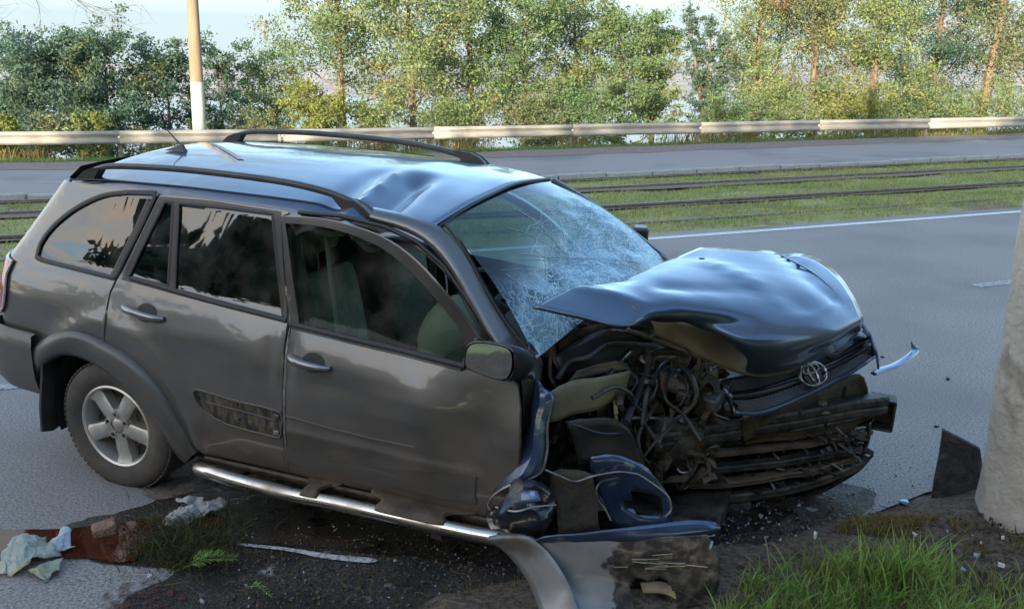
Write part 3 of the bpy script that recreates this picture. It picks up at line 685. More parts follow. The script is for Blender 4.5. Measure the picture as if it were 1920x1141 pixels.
P_alloy = mat('dirty_alloy', (.58, .56, .51), (.34, .30, .24), scale=4, rough=.45, metal=.75, lo=.45, hi=.75)
P_alloydk = mat('brake_grime', (.035, .028, .022), (.07, .055, .04), scale=10, rough=.8)
P_chrome = mat('dull_chrome', (.42, .41, .39), (.25, .22, .18), scale=6, rough=.22, metal=1, lo=.5, hi=.8, rough2=.5)
P_steel = mat('polished_tube', (.62, .6, .56), (.3, .25, .19), scale=5, rough=.18, metal=1, lo=.45, hi=.75, rough2=.6)
P_handle = mat('handle_metal', (.22, .22, .22), rough=.25, metal=.8, coat=.8)
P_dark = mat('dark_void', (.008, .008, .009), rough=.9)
P_red = mat('lamp_red', (.38, .02, .02), rough=.15, coat=1)
P_lens = mat('lamp_white', (.55, .45, .42), rough=.15, coat=1)
P_prim = mat('tan_primer', (.24, .20, .12), (.13, .11, .07), scale=5, rough=.6, lo=.35, hi=.7, c3=(.42, .33, .21), s3=3, lo3=.48, hi3=.62, bump=.15)
P_grime = mat('greasy_metal', (.028, .024, .02), (.14, .115, .085), scale=9, rough=.55, lo=.35, hi=.7, metal=.3, bump=.4, bscale=40, c3=(.15, .10, .06), s3=4, lo3=.56, hi3=.68)
P_grimeb = mat('sooty_metal', (.014, .013, .013), (.075, .064, .052), scale=12, rough=.5, metal=.3, bump=.4, bscale=50)
P_brown = mat('muddy_metal', (.055, .04, .025), (.14, .1, .06), scale=7, rough=.75, lo=.35, hi=.65, bump=.4, bscale=30)
P_blue = mat('torn_blue_paint', (.035, .06, .12), (.09, .14, .24), scale=4, rough=.28, metal=.5, coat=.9, lo=.35, hi=.7, c3=(.3, .33, .38), s3=9, lo3=.64, hi3=.7)
P_alum = mat('raw_aluminium', (.36, .35, .33), (.14, .12, .1), scale=8, rough=.45, metal=.7)
P_cloth = mat('seat_cloth', (.17, .19, .15), (.24, .25, .2), scale=30, rough=.9, bump=.2)
P_trimc = mat('cabin_trim', (.05, .055, .05), rough=.8)
P_trimg = mat('cabin_light_trim', (.28, .27, .23), rough=.8)
def glass_mat(name, tint, dens_, rough=.02, spec=.8):
    m, N, L, B = nodes_of(name); out = [n for n in N if n.type == 'OUTPUT_MATERIAL'][0]; N.remove(B)
    tr = N.new('ShaderNodeBsdfTransparent'); tr.inputs[0].default_value = rgba(tint)
    gl = N.new('ShaderNodeBsdfGlossy'); gl.inputs['Roughness'].default_value = rough; gl.inputs['Color'].default_value = (1, 1, 1, 1)
    fr = N.new('ShaderNodeFresnel'); fr.inputs['IOR'].default_value = dens_
    t = N.new('ShaderNodeTexCoord'); n = N.new('ShaderNodeTexNoise'); n.inputs['Scale'].default_value = 1.6; L.new(t.outputs['Object'], n.inputs['Vector'])
    bp = N.new('ShaderNodeBump'); bp.inputs['Strength'].default_value = .014; bp.inputs['Distance'].default_value = .05; L.new(n.outputs['Fac'], bp.inputs['Height'])
    L.new(bp.outputs[0], gl.inputs['Normal']); L.new(bp.outputs[0], fr.inputs['Normal'])
    mx = N.new('ShaderNodeMixShader'); L.new(fr.outputs[0], mx.inputs[0]); L.new(tr.outputs[0], mx.inputs[1]); L.new(gl.outputs[0], mx.inputs[2])
    df = N.new('ShaderNodeBsdfDiffuse'); df.inputs[0].default_value = (.3, .27, .22, 1)
    n2 = N.new('ShaderNodeTexNoise'); n2.inputs['Scale'].default_value = 9; n2.inputs['Detail'].default_value = 6; L.new(t.outputs['Object'], n2.inputs['Vector'])
    m2 = N.new('ShaderNodeMapRange'); m2.inputs['From Min'].default_value = .4; m2.inputs['From Max'].default_value = .8; m2.inputs['To Max'].default_value = .16; L.new(n2.outputs['Fac'], m2.inputs['Value'])
    ms = N.new('ShaderNodeMixShader'); L.new(m2.outputs[0], ms.inputs[0]); L.new(mx.outputs[0], ms.inputs[1]); L.new(df.outputs[0], ms.inputs[2]); L.new(ms.outputs[0], out.inputs[0])
    return m
G_tint = glass_mat('tinted_glass', (.05, .055, .055), 1.9)
G_front = glass_mat('green_glass', (.60, .72, .62), 1.22)
G_mirror = mat('mirror_glass', (.75, .75, .72), rough=.04, metal=1)

R_ = lambda pp: [sd_(*p) for p in pp]
def cm2(pp, sub=4, closed=False): return [(q.x, q.y) for q in catmull([Vector((a, b, 0)) for a, b in pp], sub, closed)]
# ---- outlines read off the flank
flare_out = R_([(62, 662), (70, 645), (90, 630), (115, 622), (140, 620), (170, 628), (197, 641), (235, 662), (270, 692), (300, 728), (326, 768), (350, 812), (372, 845)])
flare_in = R_([(74, 735), (76, 700), (88, 680), (108, 668), (130, 664), (155, 669), (178, 678), (203, 694), (235, 720), (270, 755), (305, 800), (335, 850), (352, 866)])
qwin = cm2(R_([(68, 482), (76, 456), (100, 424), (140, 392), (190, 368), (240, 361), (291, 362)]), 4) + R_([(289, 372), (262, 430), (236, 480), (218, 517)]) + cm2(R_([(212, 521), (160, 508), (110, 496), (80, 488), (68, 482)]), 3)[:-1]
zz_ = np.linspace(.70, 1.50, 12)
q_out = [(xr(z), z) for z in zz_] + R_([(240, 352), (290, 358), (296, 364)]) + R_([(268, 420), (240, 478), (217, 521), (205, 548), (198, 580), (195, 610), (196, 641)]) + flare_out[5:0:-1] + R_([(66, 655), (35, 642), (3, 624)])
tb = sd_(3, 624); q_out = [p for p in q_out]; q_out.append((-.84, tb[1] + .01))
patch('quarter_panel', q_out, P_side, car, holes=[qwin])
rd_out = R_([(300, 366), (360, 370), (440, 380), (540, 396), (541, 400), (529, 404), (531, 500), (538, 606), (531, 650), (528, 700), (529, 760), (532, 830), (536, 884), (470, 869), (430, 860), (383, 850)]) + flare_out[11:5:-1] + R_([(199, 612), (202, 580), (208, 550), (221, 522), (244, 478), (272, 420)])
rw1 = R_([(309, 378), (324, 380), (320, 460), (315, 537), (240, 520), (258, 480), (285, 425)])
rw2 = R_([(335, 381), (420, 389), (512, 401), (518, 470), (530, 597), (430, 570), (327, 543), (330, 470)])
patch('rear_door', rd_out, P_side, car, holes=[rw1, rw2])
fw = cm2(R_([(537, 418), (590, 422), (640, 432), (690, 449), (740, 477), (790, 520), (835, 570), (866, 615), (879, 650)]), 3) + R_([(868, 682), (780, 662), (660, 634), (562, 611), (550, 520)])
fd_out = cm2(R_([(529, 404), (600, 408), (650, 418), (700, 434), (750, 460), (800, 500), (850, 556), (890, 610), (915, 650)]), 3) + R_([(940, 690), (974, 716), (978, 765), (976, 830), (972, 900), (966, 975), (890, 961), (700, 921), (540, 884), (536, 830), (533, 760), (532, 700), (536, 650), (543, 610), (535, 500)])
def S3d(x, z, off=0.0):
    # the front door stands a little open at its front upper corner
    return S3(x, z, off + .004 + .035 * sstep(1.0, 2.1, x) * sstep(.8, 1.5, z) + .01 * sstep(1.0, 2.1, x))
def S3dn(x, z, h=.004):
    a = S3d(x + h, z) - S3d(x - h, z); b = S3d(x, z + h) - S3d(x, z - h); n = a.cross(b).normalized(); return n if n.y < 0 else -n
fdoor = patch('front_door', fd_out, P_side, car, holes=[fw], surf=S3d, nrm=S3dn, step=.03)
# left side, mirrored and plain
patch('quarter_panel', q_out, P_side, car, holes=[qwin], mirror=True, step=.08)
patch('rear_door', rd_out, P_side, car, holes=[rw1, rw2], mirror=True, step=.08)
patch('front_door', fd_out, P_side, car, holes=[fw], mirror=True, step=.08)
for mir in (False, True):
    g = patch('side_window', qwin, G_tint, car, off=-.006, flange=0, mirror=mir); g2 = patch('side_window', rw1, G_tint, car, off=-.008, flange=0, mirror=mir)
    g3 = patch('side_window', rw2, G_tint, car, off=-.008, flange=0, mirror=mir)
    if mir: patch('side_window', fw, G_front, car, off=-.008, flange=0, mirror=True)
patch('side_window', fw, G_front, car, surf=S3d, nrm=S3dn, off=-.012, flange=0)
# frames and seals
mb = MB(); band('', qwin, None, None, w=.022, h=.006, mb=mb); mb.build('window_seal', P_seal, car)
mb = MB(); band('', rw1, None, None, w=.016, h=.004, mb=mb); band('', rw2, None, None, w=.016, h=.004, mb=mb)
band('', R_([(246, 522), (330, 546), (430, 573), (537, 601)]), None, None, w=.022, h=.010, closed=False, mb=mb); mb.build('window_seal', P_seal, car)
def fr_poly(outer, inner, name, surf=S3, nrm=S3n, off=.0025):
    patch(name, outer, P_frame, car, holes=[inner] if not isinstance(inner[0][0], tuple) else inner, surf=surf, nrm=nrm, off=off, flange=.004)
fr_poly(cm2(R_([(530, 405), (600, 409), (650, 419), (700, 435), (750, 461), (800, 501), (850, 557), (888, 611), (908, 642)]), 3) + R_([(898, 660), (880, 690), (780, 665), (660, 637), (545, 609), (540, 560), (535, 500)]), fw, 'window_frame', surf=S3d, nrm=S3dn)
band('belt_strip', R_([(545, 607), (660, 633), (780, 661), (876, 684)]), P_seal, car, w=.026, h=.014, closed=False, surf=S3d, nrm=S3dn, off=.003)
band('belt_strip', R_([(547, 613), (660, 640), (780, 668), (870, 690)]), P_frame, car, w=.010, h=.012, closed=False, surf=S3d, nrm=S3dn, off=.003)
fr_poly(R_([(300, 368), (400, 376), (528, 396), (531, 500), (538, 604), (430, 577), (330, 552), (228, 524), (245, 484), (272, 424)]), [rw1, rw2], 'window_frame')
mb = MB(); band('', R_([(280, 376), (255, 430), (230, 480), (209, 521)]), None, None, w=.030, h=.004, mb=mb, closed=False); mb.build('pillar_trim', P_frame, car)
# wheel arch flares
def flare(seg, name):
    a = [flare_out[i] for i in seg]; b = [flare_in[i] for i in seg]; A = catmull([Vector((p[0], p[1], 0)) for p in a], 4); Bc = catmull([Vector((p[0], p[1], 0)) for p in b], 4)
    rows = []
    for (t, o_) in ((0, -.004), (.04, .018), (.22, .036), (.55, .040), (.85, .032), (1, .018), (1.0, -.06)):
        rows.append([S3(p.x + (q.x - p.x) * t, p.y + (q.y - p.y) * t, 0) + Vector((0, -o_, 0)) for p, q in zip(A, Bc)])
    nr, nc = len(rows), len(rows[0]); V = [p for r in rows for p in r]
    F = [(i * nc + j, i * nc + j + 1, (i + 1) * nc + j + 1, (i + 1) * nc + j) for i in range(nr - 1) for j in range(nc - 1)]
    e = [[r[k] for r in rows] for k in (0, -1)]
    o = mesh_obj(name, V, F, P_low, car); return V, F
flare(range(0, 7), 'arch_flare'); V_, F_ = flare(range(6, 13), 'arch_flare')
# bumper at the back
def wrap(name, path, secs, m, parent):
    P2 = catmull([Vector((a, b, 0)) for a, b in path], 5); rows = []
    cen = Vector((0, 0, 0))
    for (z, o_) in secs:
        r = []
        for p in P2:
            n = Vector((p.x + .2, p.y, 0)); n.x *= .9; n.normalize(); r.append(Vector((p.x + n.x * o_, p.y + n.y * o_, z + .03 * (abs(p.y) < .7) * 0)))
        rows.append(r)
    nr, nc = len(rows), len(rows[0]); V = [p for r in rows for p in r]
    F = [(i * nc + j, i * nc + j + 1, (i + 1) * nc + j + 1, (i + 1) * nc + j) for i in range(nr - 1) for j in range(nc - 1)]
    return mesh_obj(name, V, F, m, parent)
half = [(-.50, .868), (-.62, .858), (-.76, .84), (-.87, .79), (-.94, .66), (-.97, .4), (-.98, 0)]
wrap('rear_bumper', [(a, -b) for a, b in half] + half[-2::-1], [(.745, -.02), (.735, .006), (.66, .014), (.55, .014), (.50, .010), (.45, .0), (.40, -.03), (.39, -.12)], P_low, car)
# tail lamp, tailgate
tl = [(-.70, 1.085), (-.725, 1.02), (-.72, .93), (-.745, .845), (-.79, .80), (-.845, .80), (-.86, 1.0), (-.835, 1.10)]
tlp = patch('tail_lamp', tl, P_red, car, off=.012, flange=.03, step=.03); band('lamp_rim', [tl[7]] + tl[:5], P_lens, tlp, w=.014, h=.006, off=.012, closed=False)
patch('tail_lamp', tl, P_red, car, off=.012, flange=.03, step=.03, mirror=True)
rows = []
for z in np.linspace(.70, 1.56, 14):
    wc = wid(xr(z) + .004, z); rows.append([(xr(z) - .05 * (1 - (y / wc) ** 2) - .002, y, z) for y in np.linspace(-wc, wc, 13)])
net('tailgate', rows, P_side, car, sub=0)
gl = [[(r[i][0] - .008, r[i][1] * .8, r[i][2]) for i in range(13)] for r in rows[7:13]]
net('rear_window', gl, G_tint, car, sub=0)
# ---- roof
def zedge(x): return float(np.interp(x, [-.5, -.35, -.15, .3, .8, 1.2, 1.45, 1.62, 1.78], [1.535, 1.555, 1.57, 1.582, 1.583, 1.578, 1.562, 1.545, 1.515]))
DP = [cz(753, 326, 1.615), cz(668, 366, 1.595), cz(560, 352, 1.6), cz(740, 385, 1.58)]
def roofz(x, y):
    z = zedge(x) + .048 * (1 - (y / .585) ** 2) + .033 * y / .585
    # knocked-in crease over the front passenger
    a, b = DP[0], DP[1]; d = Vector((b.x - a.x, b.y - a.y)); L_ = d.length; d /= L_; q = Vector((x - a.x, y - a.y)); t = q.dot(d); s_ = q.x * -d.y + q.y * d.x
    f = sstep(-.10, .12, t) * (1 - sstep(L_, L_ + .16, t))
    z += f * (.022 * math.exp(-abs(s_) / .02) - .058 * math.exp(-((s_ - .11) / .075) ** 2) - .018 * math.exp(-((s_ + .1) / .07) ** 2))
    z += .008 * noise.noise(Vector((x * 3, y * 3, 0))) * sstep(.7, 1.4, x)
    return z
NX, xs_ = 74, None; V = []
sect = []
for y, dz in ((-.668, -.085), (-.662, -.062), (-.645, -.036), (-.622, -.014), (-.60, -.003)): sect.append((y, dz))
ys = list(np.linspace(-.585, .585, 41)); cols = None
for i in range(NX):
    t = i / (NX - 1); row = []
    for (y, dz) in sect + [(y, None) for y in ys] + [(-a, b) for a, b in sect[::-1]]:
        xb = -.50 + .03 * abs(y) - .0; xf = 1.70 + .05 * y / .585
        if y < -.59: xf = 1.66
        x = xb + (xf - xb) * t; k = wid(max(x, -.3), 1.5) / .668 if x < .25 else 1.0
        if dz is None: z = roofz(x, y)
        else: z = roofz(x, .585 if y > 0 else -.585) + dz
        # back edge rolls down a little
        z -= .045 * sstep(.12, 0, x + .5) ** 2 if x < -.38 else 0
        row.append(Vector((x, y * k, z)))
    cols = len(row); V += row
F = [(i * cols + j, (i + 1) * cols + j, (i + 1) * cols + j + 1, i * cols + j + 1) for i in range(NX - 1) for j in range(cols - 1)]
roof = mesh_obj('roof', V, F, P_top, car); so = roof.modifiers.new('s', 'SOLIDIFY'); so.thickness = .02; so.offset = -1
# headlining
V2 = [Vector((v.x, v.y * .97, v.z - .035)) for v in V]
mesh_obj('headlining', V2, F, P_trimc, car)
band2 = MB(); band2.tube([Vector((1.70 + .05 * y / .585 + .006, y, roofz(1.72, y) - .004)) for y in np.linspace(-.58, .58, 20)], .008, n=6); band2.build('header_seal', P_seal, car)
# windscreen pillars, right one as an upper and an outer face
pl_top = [(600, 384, -.585), (700, 388, -.585), (770, 403, -.59), (830, 428, -.60), (872, 475, -.62), (912, 548, -.655), (950, 612, -.685), (996, 680, -.715)]
pl_mid = [(590, 388, -.63), (700, 394, -.625), (770, 412, -.63), (822, 440, -.64), (862, 492, -.665), (900, 560, -.70), (936, 622, -.73), (985, 690, -.755)]
pl_bot = [(575, 396, -.655), (690, 409, -.655), (760, 430, -.66), (812, 464, -.675), (850, 512, -.70), (882, 570, -.73), (912, 622, -.755), (955, 670, -.785)]
pl_in = [(580, 400, -.62), (690, 414, -.60), (758, 440, -.60), (806, 470, -.61), (843, 520, -.63), (874, 578, -.66), (906, 630, -.69), (948, 678, -.72)]
net('windscreen_pillar', [[cy(*p) for p in q[1:]] for q in (pl_top, pl_mid, pl_bot, pl_in)], P_side, car, sub=1)
mb = MB().tube([cy(u, v, y - .004) for u, v, y in ((560, 398, -.66), (640, 405, -.66), (720, 424, -.66), (780, 452, -.665), (832, 498, -.68), (880, 566, -.715), (915, 622, -.74), (940, 660, -.76))], .010, n=6)
mb.build('door_seal', P_seal, car)
mb = MB().tube(catmull([cy(u, v, y) for u, v, y in ((620, 412, -.645), (700, 426, -.64), (760, 449, -.64), (815, 486, -.65), (860, 536, -.675), (895, 590, -.70), (925, 645, -.73))], 3), .011, n=6)
mb.build('door_aperture', mat('aperture_lip', (.16, .14, .12), rough=.4, coat=.4), car)
mb = MB().tube(catmull([cy(u, v, y) for u, v, y in ((835, 420, -.585), (872, 468, -.61), (912, 542, -.645), (952, 606, -.675), (1002, 668, -.70))], 3), .012, n=6, flat=.6)
mb.build('windscreen_seal', P_seal, car)
# far windscreen pillar
mb = MB().tube(catmull([cy(u, v, y) for u, v, y in ((1036, 338, .60), (1100, 376, .62), (1170, 425, .65), (1250, 486, .70))], 3), .026, n=8, flat=.7)
mb.build('windscreen_pillar', P_black, car)
# ---- roof rails
def rail(pts, name, sgn):
    r = catmull(pts, 6); n = len(r); rr = []; V = []; F = []
    for i, p in enumerate(r):
        t = i / (n - 1); hh = .016 + .0 * t; ww = .022
        for (a, b) in ((-1, -.8), (-1, .5), (-.4, 1), (.4, 1), (1, .5), (1, -.8)): V.append(p + Vector((0, a * ww, b * hh)))
    for i in range(n - 1):
        for k in range(6): F.append((i * 6 + k, i * 6 + (k + 1) % 6, (i + 1) * 6 + (k + 1) % 6, (i + 1) * 6 + k))
    F += [(5, 4, 3, 2, 1, 0), tuple((n - 1) * 6 + k for k in range(6))]
    o = mesh_obj(name, V, F, P_black, car); b = o.modifiers.new('b', 'BEVEL'); b.width = .004; sharp(o, 30)
    for i0, ln in ((0, .10), (n - 1, -.14)):
        p = r[i0]; V = []
        q0 = [(-.0, -.024, 0), (-.0, .024, 0), (ln, .024, 0), (ln, -.024, 0)]
        zt = roofz(p.x, sgn * .56) - .004
        mb = MB(); k = 1 if ln > 0 else -1
        prof = [(-.03 * k, 0), (.01 * k, .032), (.06 * k, .052), (abs(ln) * k * 1.1, .058), (abs(ln) * k * .95, .036), (abs(ln) * k * .75, .012), (abs(ln) * k * .7, -.004)]
        vv = [Vector((p.x + a, p.y + s_ * .026, zt + b)) for s_ in (-1, 1) for a, b in prof]; q = len(prof)
        ff = [tuple(range(q)), tuple(range(2 * q - 1, q - 1, -1))] + [(i, (i + 1) % q, q + (i + 1) % q, q + i) for i in range(q)]
        mb.add(vv, ff).build('rail_foot', P_black, o, bevel=.005)
    return o
rail([(x, -.565, roofz(x, -.565) + h) for x, h in ((-.34, .006), (-.24, .045), (-.1, .06), (.3, .068), (.8, .064), (1.05, .05), (1.2, .03), (1.30, .006))], 'roof_rail', -1)
rail([(x, .565, roofz(x, .565) + h) for x, h in ((-.34, .006), (-.24, .045), (-.1, .06), (.3, .068), (.8, .064), (1.05, .05), (1.2, .03), (1.36, .004))], 'roof_rail', 1)
mb = MB()
for s_ in (-1, 1): mb.tube([(x, s_ * .60, roofz(x, s_ * .585) - .004) for x in np.linspace(-.42, 1.05, 24)], .0045, n=4)
mb.build('roof_gutter', P_seal, car)
# aerial
ab = cz(336, 284, 1.61); ab.z = roofz(ab.x, ab.y)
an = MB(); an.add([ab + Vector(q) for q in ((-.09, -.018, 0), (.05, -.022, 0), (.06, 0, 0), (.05, .022, 0), (-.09, .018, 0), (.01, -.008, .035), (.035, 0, .04), (.01, .008, .035))], [(0, 1, 5), (1, 2, 6, 5), (2, 3, 7, 6), (3, 4, 7), (0, 5, 7, 4), (5, 6, 7), (0, 4, 3, 2, 1)])
ao = an.build('aerial', P_black, car); MB().tube([ab + Vector((.02, 0, .03)), ab + Vector((-.10, .02, .115))], [.006, .003], n=6).build('mast', P_black, ao)
mb = MB(); st = [cz(400, 268, 1.63), cz(452, 301, 1.615)]
V = []
for k in range(5):
    p = st[0].lerp(st[1], k / 4); p.z = roofz(p.x, p.y) + .003; V += [p + Vector((-.022, 0, 0)), p + Vector((.022, 0, 0))]
mb.add(V, [(2 * k, 2 * k + 1, 2 * k + 3, 2 * k + 2) for k in range(4)]); mb.build('tape_strip', mat('tape', (.42, .36, .3), rough=.6), car)
# ---- windscreen, shattered
m, N, L, B = nodes_of('shattered_glass'); out = [n for n in N if n.type == 'OUTPUT_MATERIAL'][0]
t = N.new('ShaderNodeTexCoord'); mp_ = N.new('ShaderNodeMapping'); L.new(t.outputs['Object'], mp_.inputs[0])
dn = N.new('ShaderNodeTexNoise'); dn.inputs['Scale'].default_value = 5; dn.inputs['Detail'].default_value = 3; L.new(mp_.outputs[0], dn.inputs['Vector'])
va = N.new('ShaderNodeVectorMath'); va.operation = 'MULTIPLY_ADD'; L.new(dn.outputs['Color'], va.inputs[0]); va.inputs[1].default_value = (.25, .25, .25); L.new(mp_.outputs[0], va.inputs[2])
def vor(sc, wd):
    v_ = N.new('ShaderNodeTexVoronoi'); v_.feature = 'DISTANCE_TO_EDGE'; v_.inputs['Scale'].default_value = sc; L.new(va.outputs[0], v_.inputs['Vector'])
    r = N.new('ShaderNodeMapRange'); r.inputs['From Min'].default_value = wd; r.inputs['From Max'].default_value = 0; L.new(v_.outputs['Distance'], r.inputs['Value']); return r.outputs[0]
v1, v2 = vor(8, .03), vor(34, .09)
at = N.new('ShaderNodeAttribute'); at.attribute_name = 'damage'
mA = N.new('ShaderNodeMath'); mA.operation = 'MULTIPLY'; L.new(v2, mA.inputs[0]); L.new(at.outputs['Fac'], mA.inputs[1])
mB = N.new('ShaderNodeMath'); mB.operation = 'MAXIMUM'; L.new(mA.outputs[0], mB.inputs[0])
mC = N.new('ShaderNodeMath'); mC.operation = 'MULTIPLY'; L.new(v1, mC.inputs[0]); L.new(at.outputs['Fac'], mC.inputs[1]); L.new(mC.outputs[0], mB.inputs[1])
hz = N.new('ShaderNodeTexNoise'); hz.inputs['Scale'].default_value = 4.5; hz.inputs['Detail'].default_value = 8; L.new(mp_.outputs[0], hz.inputs['Vector'])
hr = N.new('ShaderNodeMapRange'); hr.inputs['From Min'].default_value = .30; hr.inputs['From Max'].default_value = .58; hr.inputs['To Max'].default_value = .9; L.new(hz.outputs['Fac'], hr.inputs['Value'])
mD = N.new('ShaderNodeMath'); mD.operation = 'MULTIPLY'; L.new(hr.outputs[0], mD.inputs[0]); L.new(at.outputs['Fac'], mD.inputs[1])
mE = N.new('ShaderNodeMath'); mE.operation = 'MAXIMUM'; mE.use_clamp = True; L.new(mB.outputs[0], mE.inputs[0]); L.new(mD.outputs[0], mE.inputs[1])
tr = N.new('ShaderNodeBsdfTransparent'); tr.inputs[0].default_value = (.28, .42, .40, 1)
gg = N.new('ShaderNodeBsdfGlossy'); gg.inputs['Roughness'].default_value = .05; gg.inputs['Color'].default_value = (.9, .95, 1, 1)
fr = N.new('ShaderNodeFresnel'); fr.inputs['IOR'].default_value = 1.5
vb = N.new('ShaderNodeTexVoronoi'); vb.inputs['Scale'].default_value = 11; L.new(va.outputs[0], vb.inputs['Vector'])
bp = N.new('ShaderNodeBump'); bp.inputs['Distance'].default_value = .03; L.new(vb.outputs['Color'], bp.inputs['Height']); L.new(at.outputs['Fac'], bp.inputs['Strength'])
L.new(bp.outputs[0], gg.inputs['Normal']); L.new(bp.outputs[0], fr.inputs['Normal'])
mx = N.new('ShaderNodeMixShader'); L.new(fr.outputs[0], mx.inputs[0]); L.new(tr.outputs[0], mx.inputs[1]); L.new(gg.outputs[0], mx.inputs[2])
B.inputs['Base Color'].default_value = (.20, .42, .56, 1); B.inputs['Roughness'].default_value = .35
cmx = N.new('ShaderNodeMix'); cmx.data_type = 'RGBA'; L.new(mB.outputs[0], cmx.inputs[0]); cmx.inputs[6].default_value = (.19, .38, .50, 1); cmx.inputs[7].default_value = (.62, .76, .80, 1); L.new(cmx.outputs[2], B.inputs['Base Color'])
ms = N.new('ShaderNodeMixShader'); L.new(mE.outputs[0], ms.inputs[0]); L.new(mx.outputs[0], ms.inputs[1]); L.new(B.outputs[0], ms.inputs[2]); L.new(ms.outputs[0], out.inputs[0])
WC = [cy(834, 418, -.585), cy(1038, 340, .585), cy(1248, 488, .66), cy(1006, 672, -.70)]
NW = 46; V = []; dm = []
for i in range(NW):
    a = i / (NW - 1)
    for j in range(NW):
        b = j / (NW - 1); p = WC[0].lerp(WC[1], b).lerp(WC[3].lerp(WC[2], b), a)
        bul = .06 * math.sin(math.pi * b) + .035 * math.sin(math.pi * a)
        dmg = sstep(.22, .62, a + .45 * (b - .5) + .10 * noise.noise(Vector((b * 5, a * 5, 1))))
        e_ = min(1, 6 * min(a, 1 - a, b, 1 - b))
        cr = noise.noise(Vector((b * 6, a * 6, 3))) * .030 + noise.noise(Vector((b * 15, a * 15, 8))) * .012
        sag = -.075 * math.exp(-(((a - .62) / .22) ** 2 + ((b - .45) / .28) ** 2))
        p = p + Vector((.55, 0, .83)) * (bul + (cr * dmg + sag) * e_); V.append(p); dm.append(dmg)
F = [(i * NW + j, (i + 1) * NW + j, (i + 1) * NW + j + 1, i * NW + j + 1) for i in range(NW - 1) for j in range(NW - 1)]
ws = mesh_obj('windscreen', V, F, MATS['shattered_glass'], car); at_ = ws.data.attributes.new('damage', 'FLOAT', 'POINT'); at_.data.foreach_set('value', dm)
mbk = MB(); rgk = np.random.RandomState(5); M_crack = mat('crack_edges', (.45, .60, .64), rough=.4)
def wpt(a, b):
    a = min(max(a, 0), 1) * (NW - 1); b = min(max(b, 0), 1) * (NW - 1); i = min(NW - 2, int(a)); j = min(NW - 2, int(b)); f, g = a - i, b - j
    p = V[i * NW + j].lerp(V[i * NW + j + 1], g).lerp(V[(i + 1) * NW + j].lerp(V[(i + 1) * NW + j + 1], g), f); return p + Vector((.0022, 0, .0032))
for (ca, cb, nr_, R1) in ((.60, .50, 26, .62), (.80, .22, 16, .4), (.45, .80, 14, .35)):
    for k in range(nr_):
        th = 2 * math.pi * k / nr_ + rgk.normal() * .12; L_ = R1 * rgk.uniform(.45, 1.05); pts_ = []; aa, bb_ = ca, cb
        for q in range(9):
            pts_.append((aa, bb_)); th += rgk.normal() * .10; aa += math.sin(th) * L_ / 9; bb_ += math.cos(th) * L_ / 9
            if not (.02 < aa < .98 and .02 < bb_ < .98): break
        if len(pts_) > 2: mbk.tube([wpt(*q) for q in pts_], .0011 * rgk.uniform(.6, 1.3), n=3)
    for k in range(5):
        r_ = (.05 + .055 * k) * (R1 / .5); t0 = rgk.uniform(0, 6)
        for seg in range(3):
            a0 = t0 + seg * 2.1 + rgk.uniform(0, .6); pts_ = []
            for q in range(8):
                t_ = a0 + q * .16; pts_.append((ca + math.sin(t_) * r_ * (1 + .06 * rgk.normal()), cb + math.cos(t_) * r_ * (1 + .06 * rgk.normal())))
            if all(.02 < a < .98 and .02 < b < .98 for a, b in pts_): mbk.tube([wpt(*q) for q in pts_], .0009, n=3)
o = mbk.build('glass_cracks', M_crack, ws, smooth=False); o['kind'] = 'stuff'
# ---- door handles
def handle(px, surf, name='door_handle'):
    (u0, v0), (u1, v1_), (uc, vc) = px; a = Vector((*sd_(u0, v0), 0)); b = Vector((*sd_(u1, v1_), 0)); c = sd_(uc, vc)
    L_ = (b - a).length; mb = MB(); pts = []
    for k in range(9):
        t = k / 8; q = a.lerp(b, t); bow = .030 * math.sin(math.pi * t) ** .5 + .004; pts.append(surf(q.x, q.y, bow))
    o = mb.tube(pts, [.013, .018, .020, .020, .020, .020, .020, .018, .013], n=10).build(name, P_handle, car)
    cup = MB(); V = []; n = 20
    for k in range(n): t = 2 * math.pi * k / n; V.append(surf(c[0] + .058 * math.cos(t), c[1] + .044 * math.sin(t), .0035))
    V2_ = [surf(c[0] + .045 * math.cos(2 * math.pi * k / n), c[1] + .033 * math.sin(2 * math.pi * k / n), .0035) for k in range(n)]
    V3_ = [surf(c[0], c[1], .002)]
    F = [(k, (k + 1) % n, n + (k + 1) % n, n + k) for k in range(n)] + [(n + k, n + (k + 1) % n, 2 * n) for k in range(n)]
    mesh_obj('handle_recess', V + V2_ + V3_, F, P_seal, o)
handle(((232, 574), (307, 598), (274, 586)), S3); handle(((541, 667), (620, 690), (588, 679)), S3d)
# ---- rear door recess where the side moulding is missing
mo = cm2(R_([(364, 738), (366, 730), (380, 731), (450, 752), (526, 772), (528, 800), (526, 818), (500, 814), (430, 795), (388, 772), (370, 752)]), 2, True)
mo_o = patch('moulding_recess', mo, mat('moulding_grime', (.045, .038, .028), (.13, .105, .07), scale=16, rough=.85, lo=.4, hi=.62, stretch=(4, 1, 1.2), c3=(.02, .02, .02), s3=6, lo3=.5, hi3=.62), car, off=.002, flange=.003, step=.02)
band('recess_lip', mo, P_low, mo_o, w=.010, h=.007, off=.002)
band('recess_rib', R_([(390, 752), (450, 768), (520, 788)]), P_low, mo_o, w=.006, h=.006, off=.003, closed=False)
for (u, v) in ((519, 780), (519, 810)):
    q = sd_(u, v); p = S3(q[0], q[1], .004); MB().box(p, (.03, .012, .022)).build('clip', P_alum, mo_o, bevel=.003)
for (u, v) in ((375, 744), (447, 757), (450, 785)):
    q = sd_(u, v); p = S3(q[0], q[1], .004); MB().lathe([(.001, -.004), (.006, -.003), (.006, .002)], n=10, c=p).build('clip_hole', P_dark, mo_o)
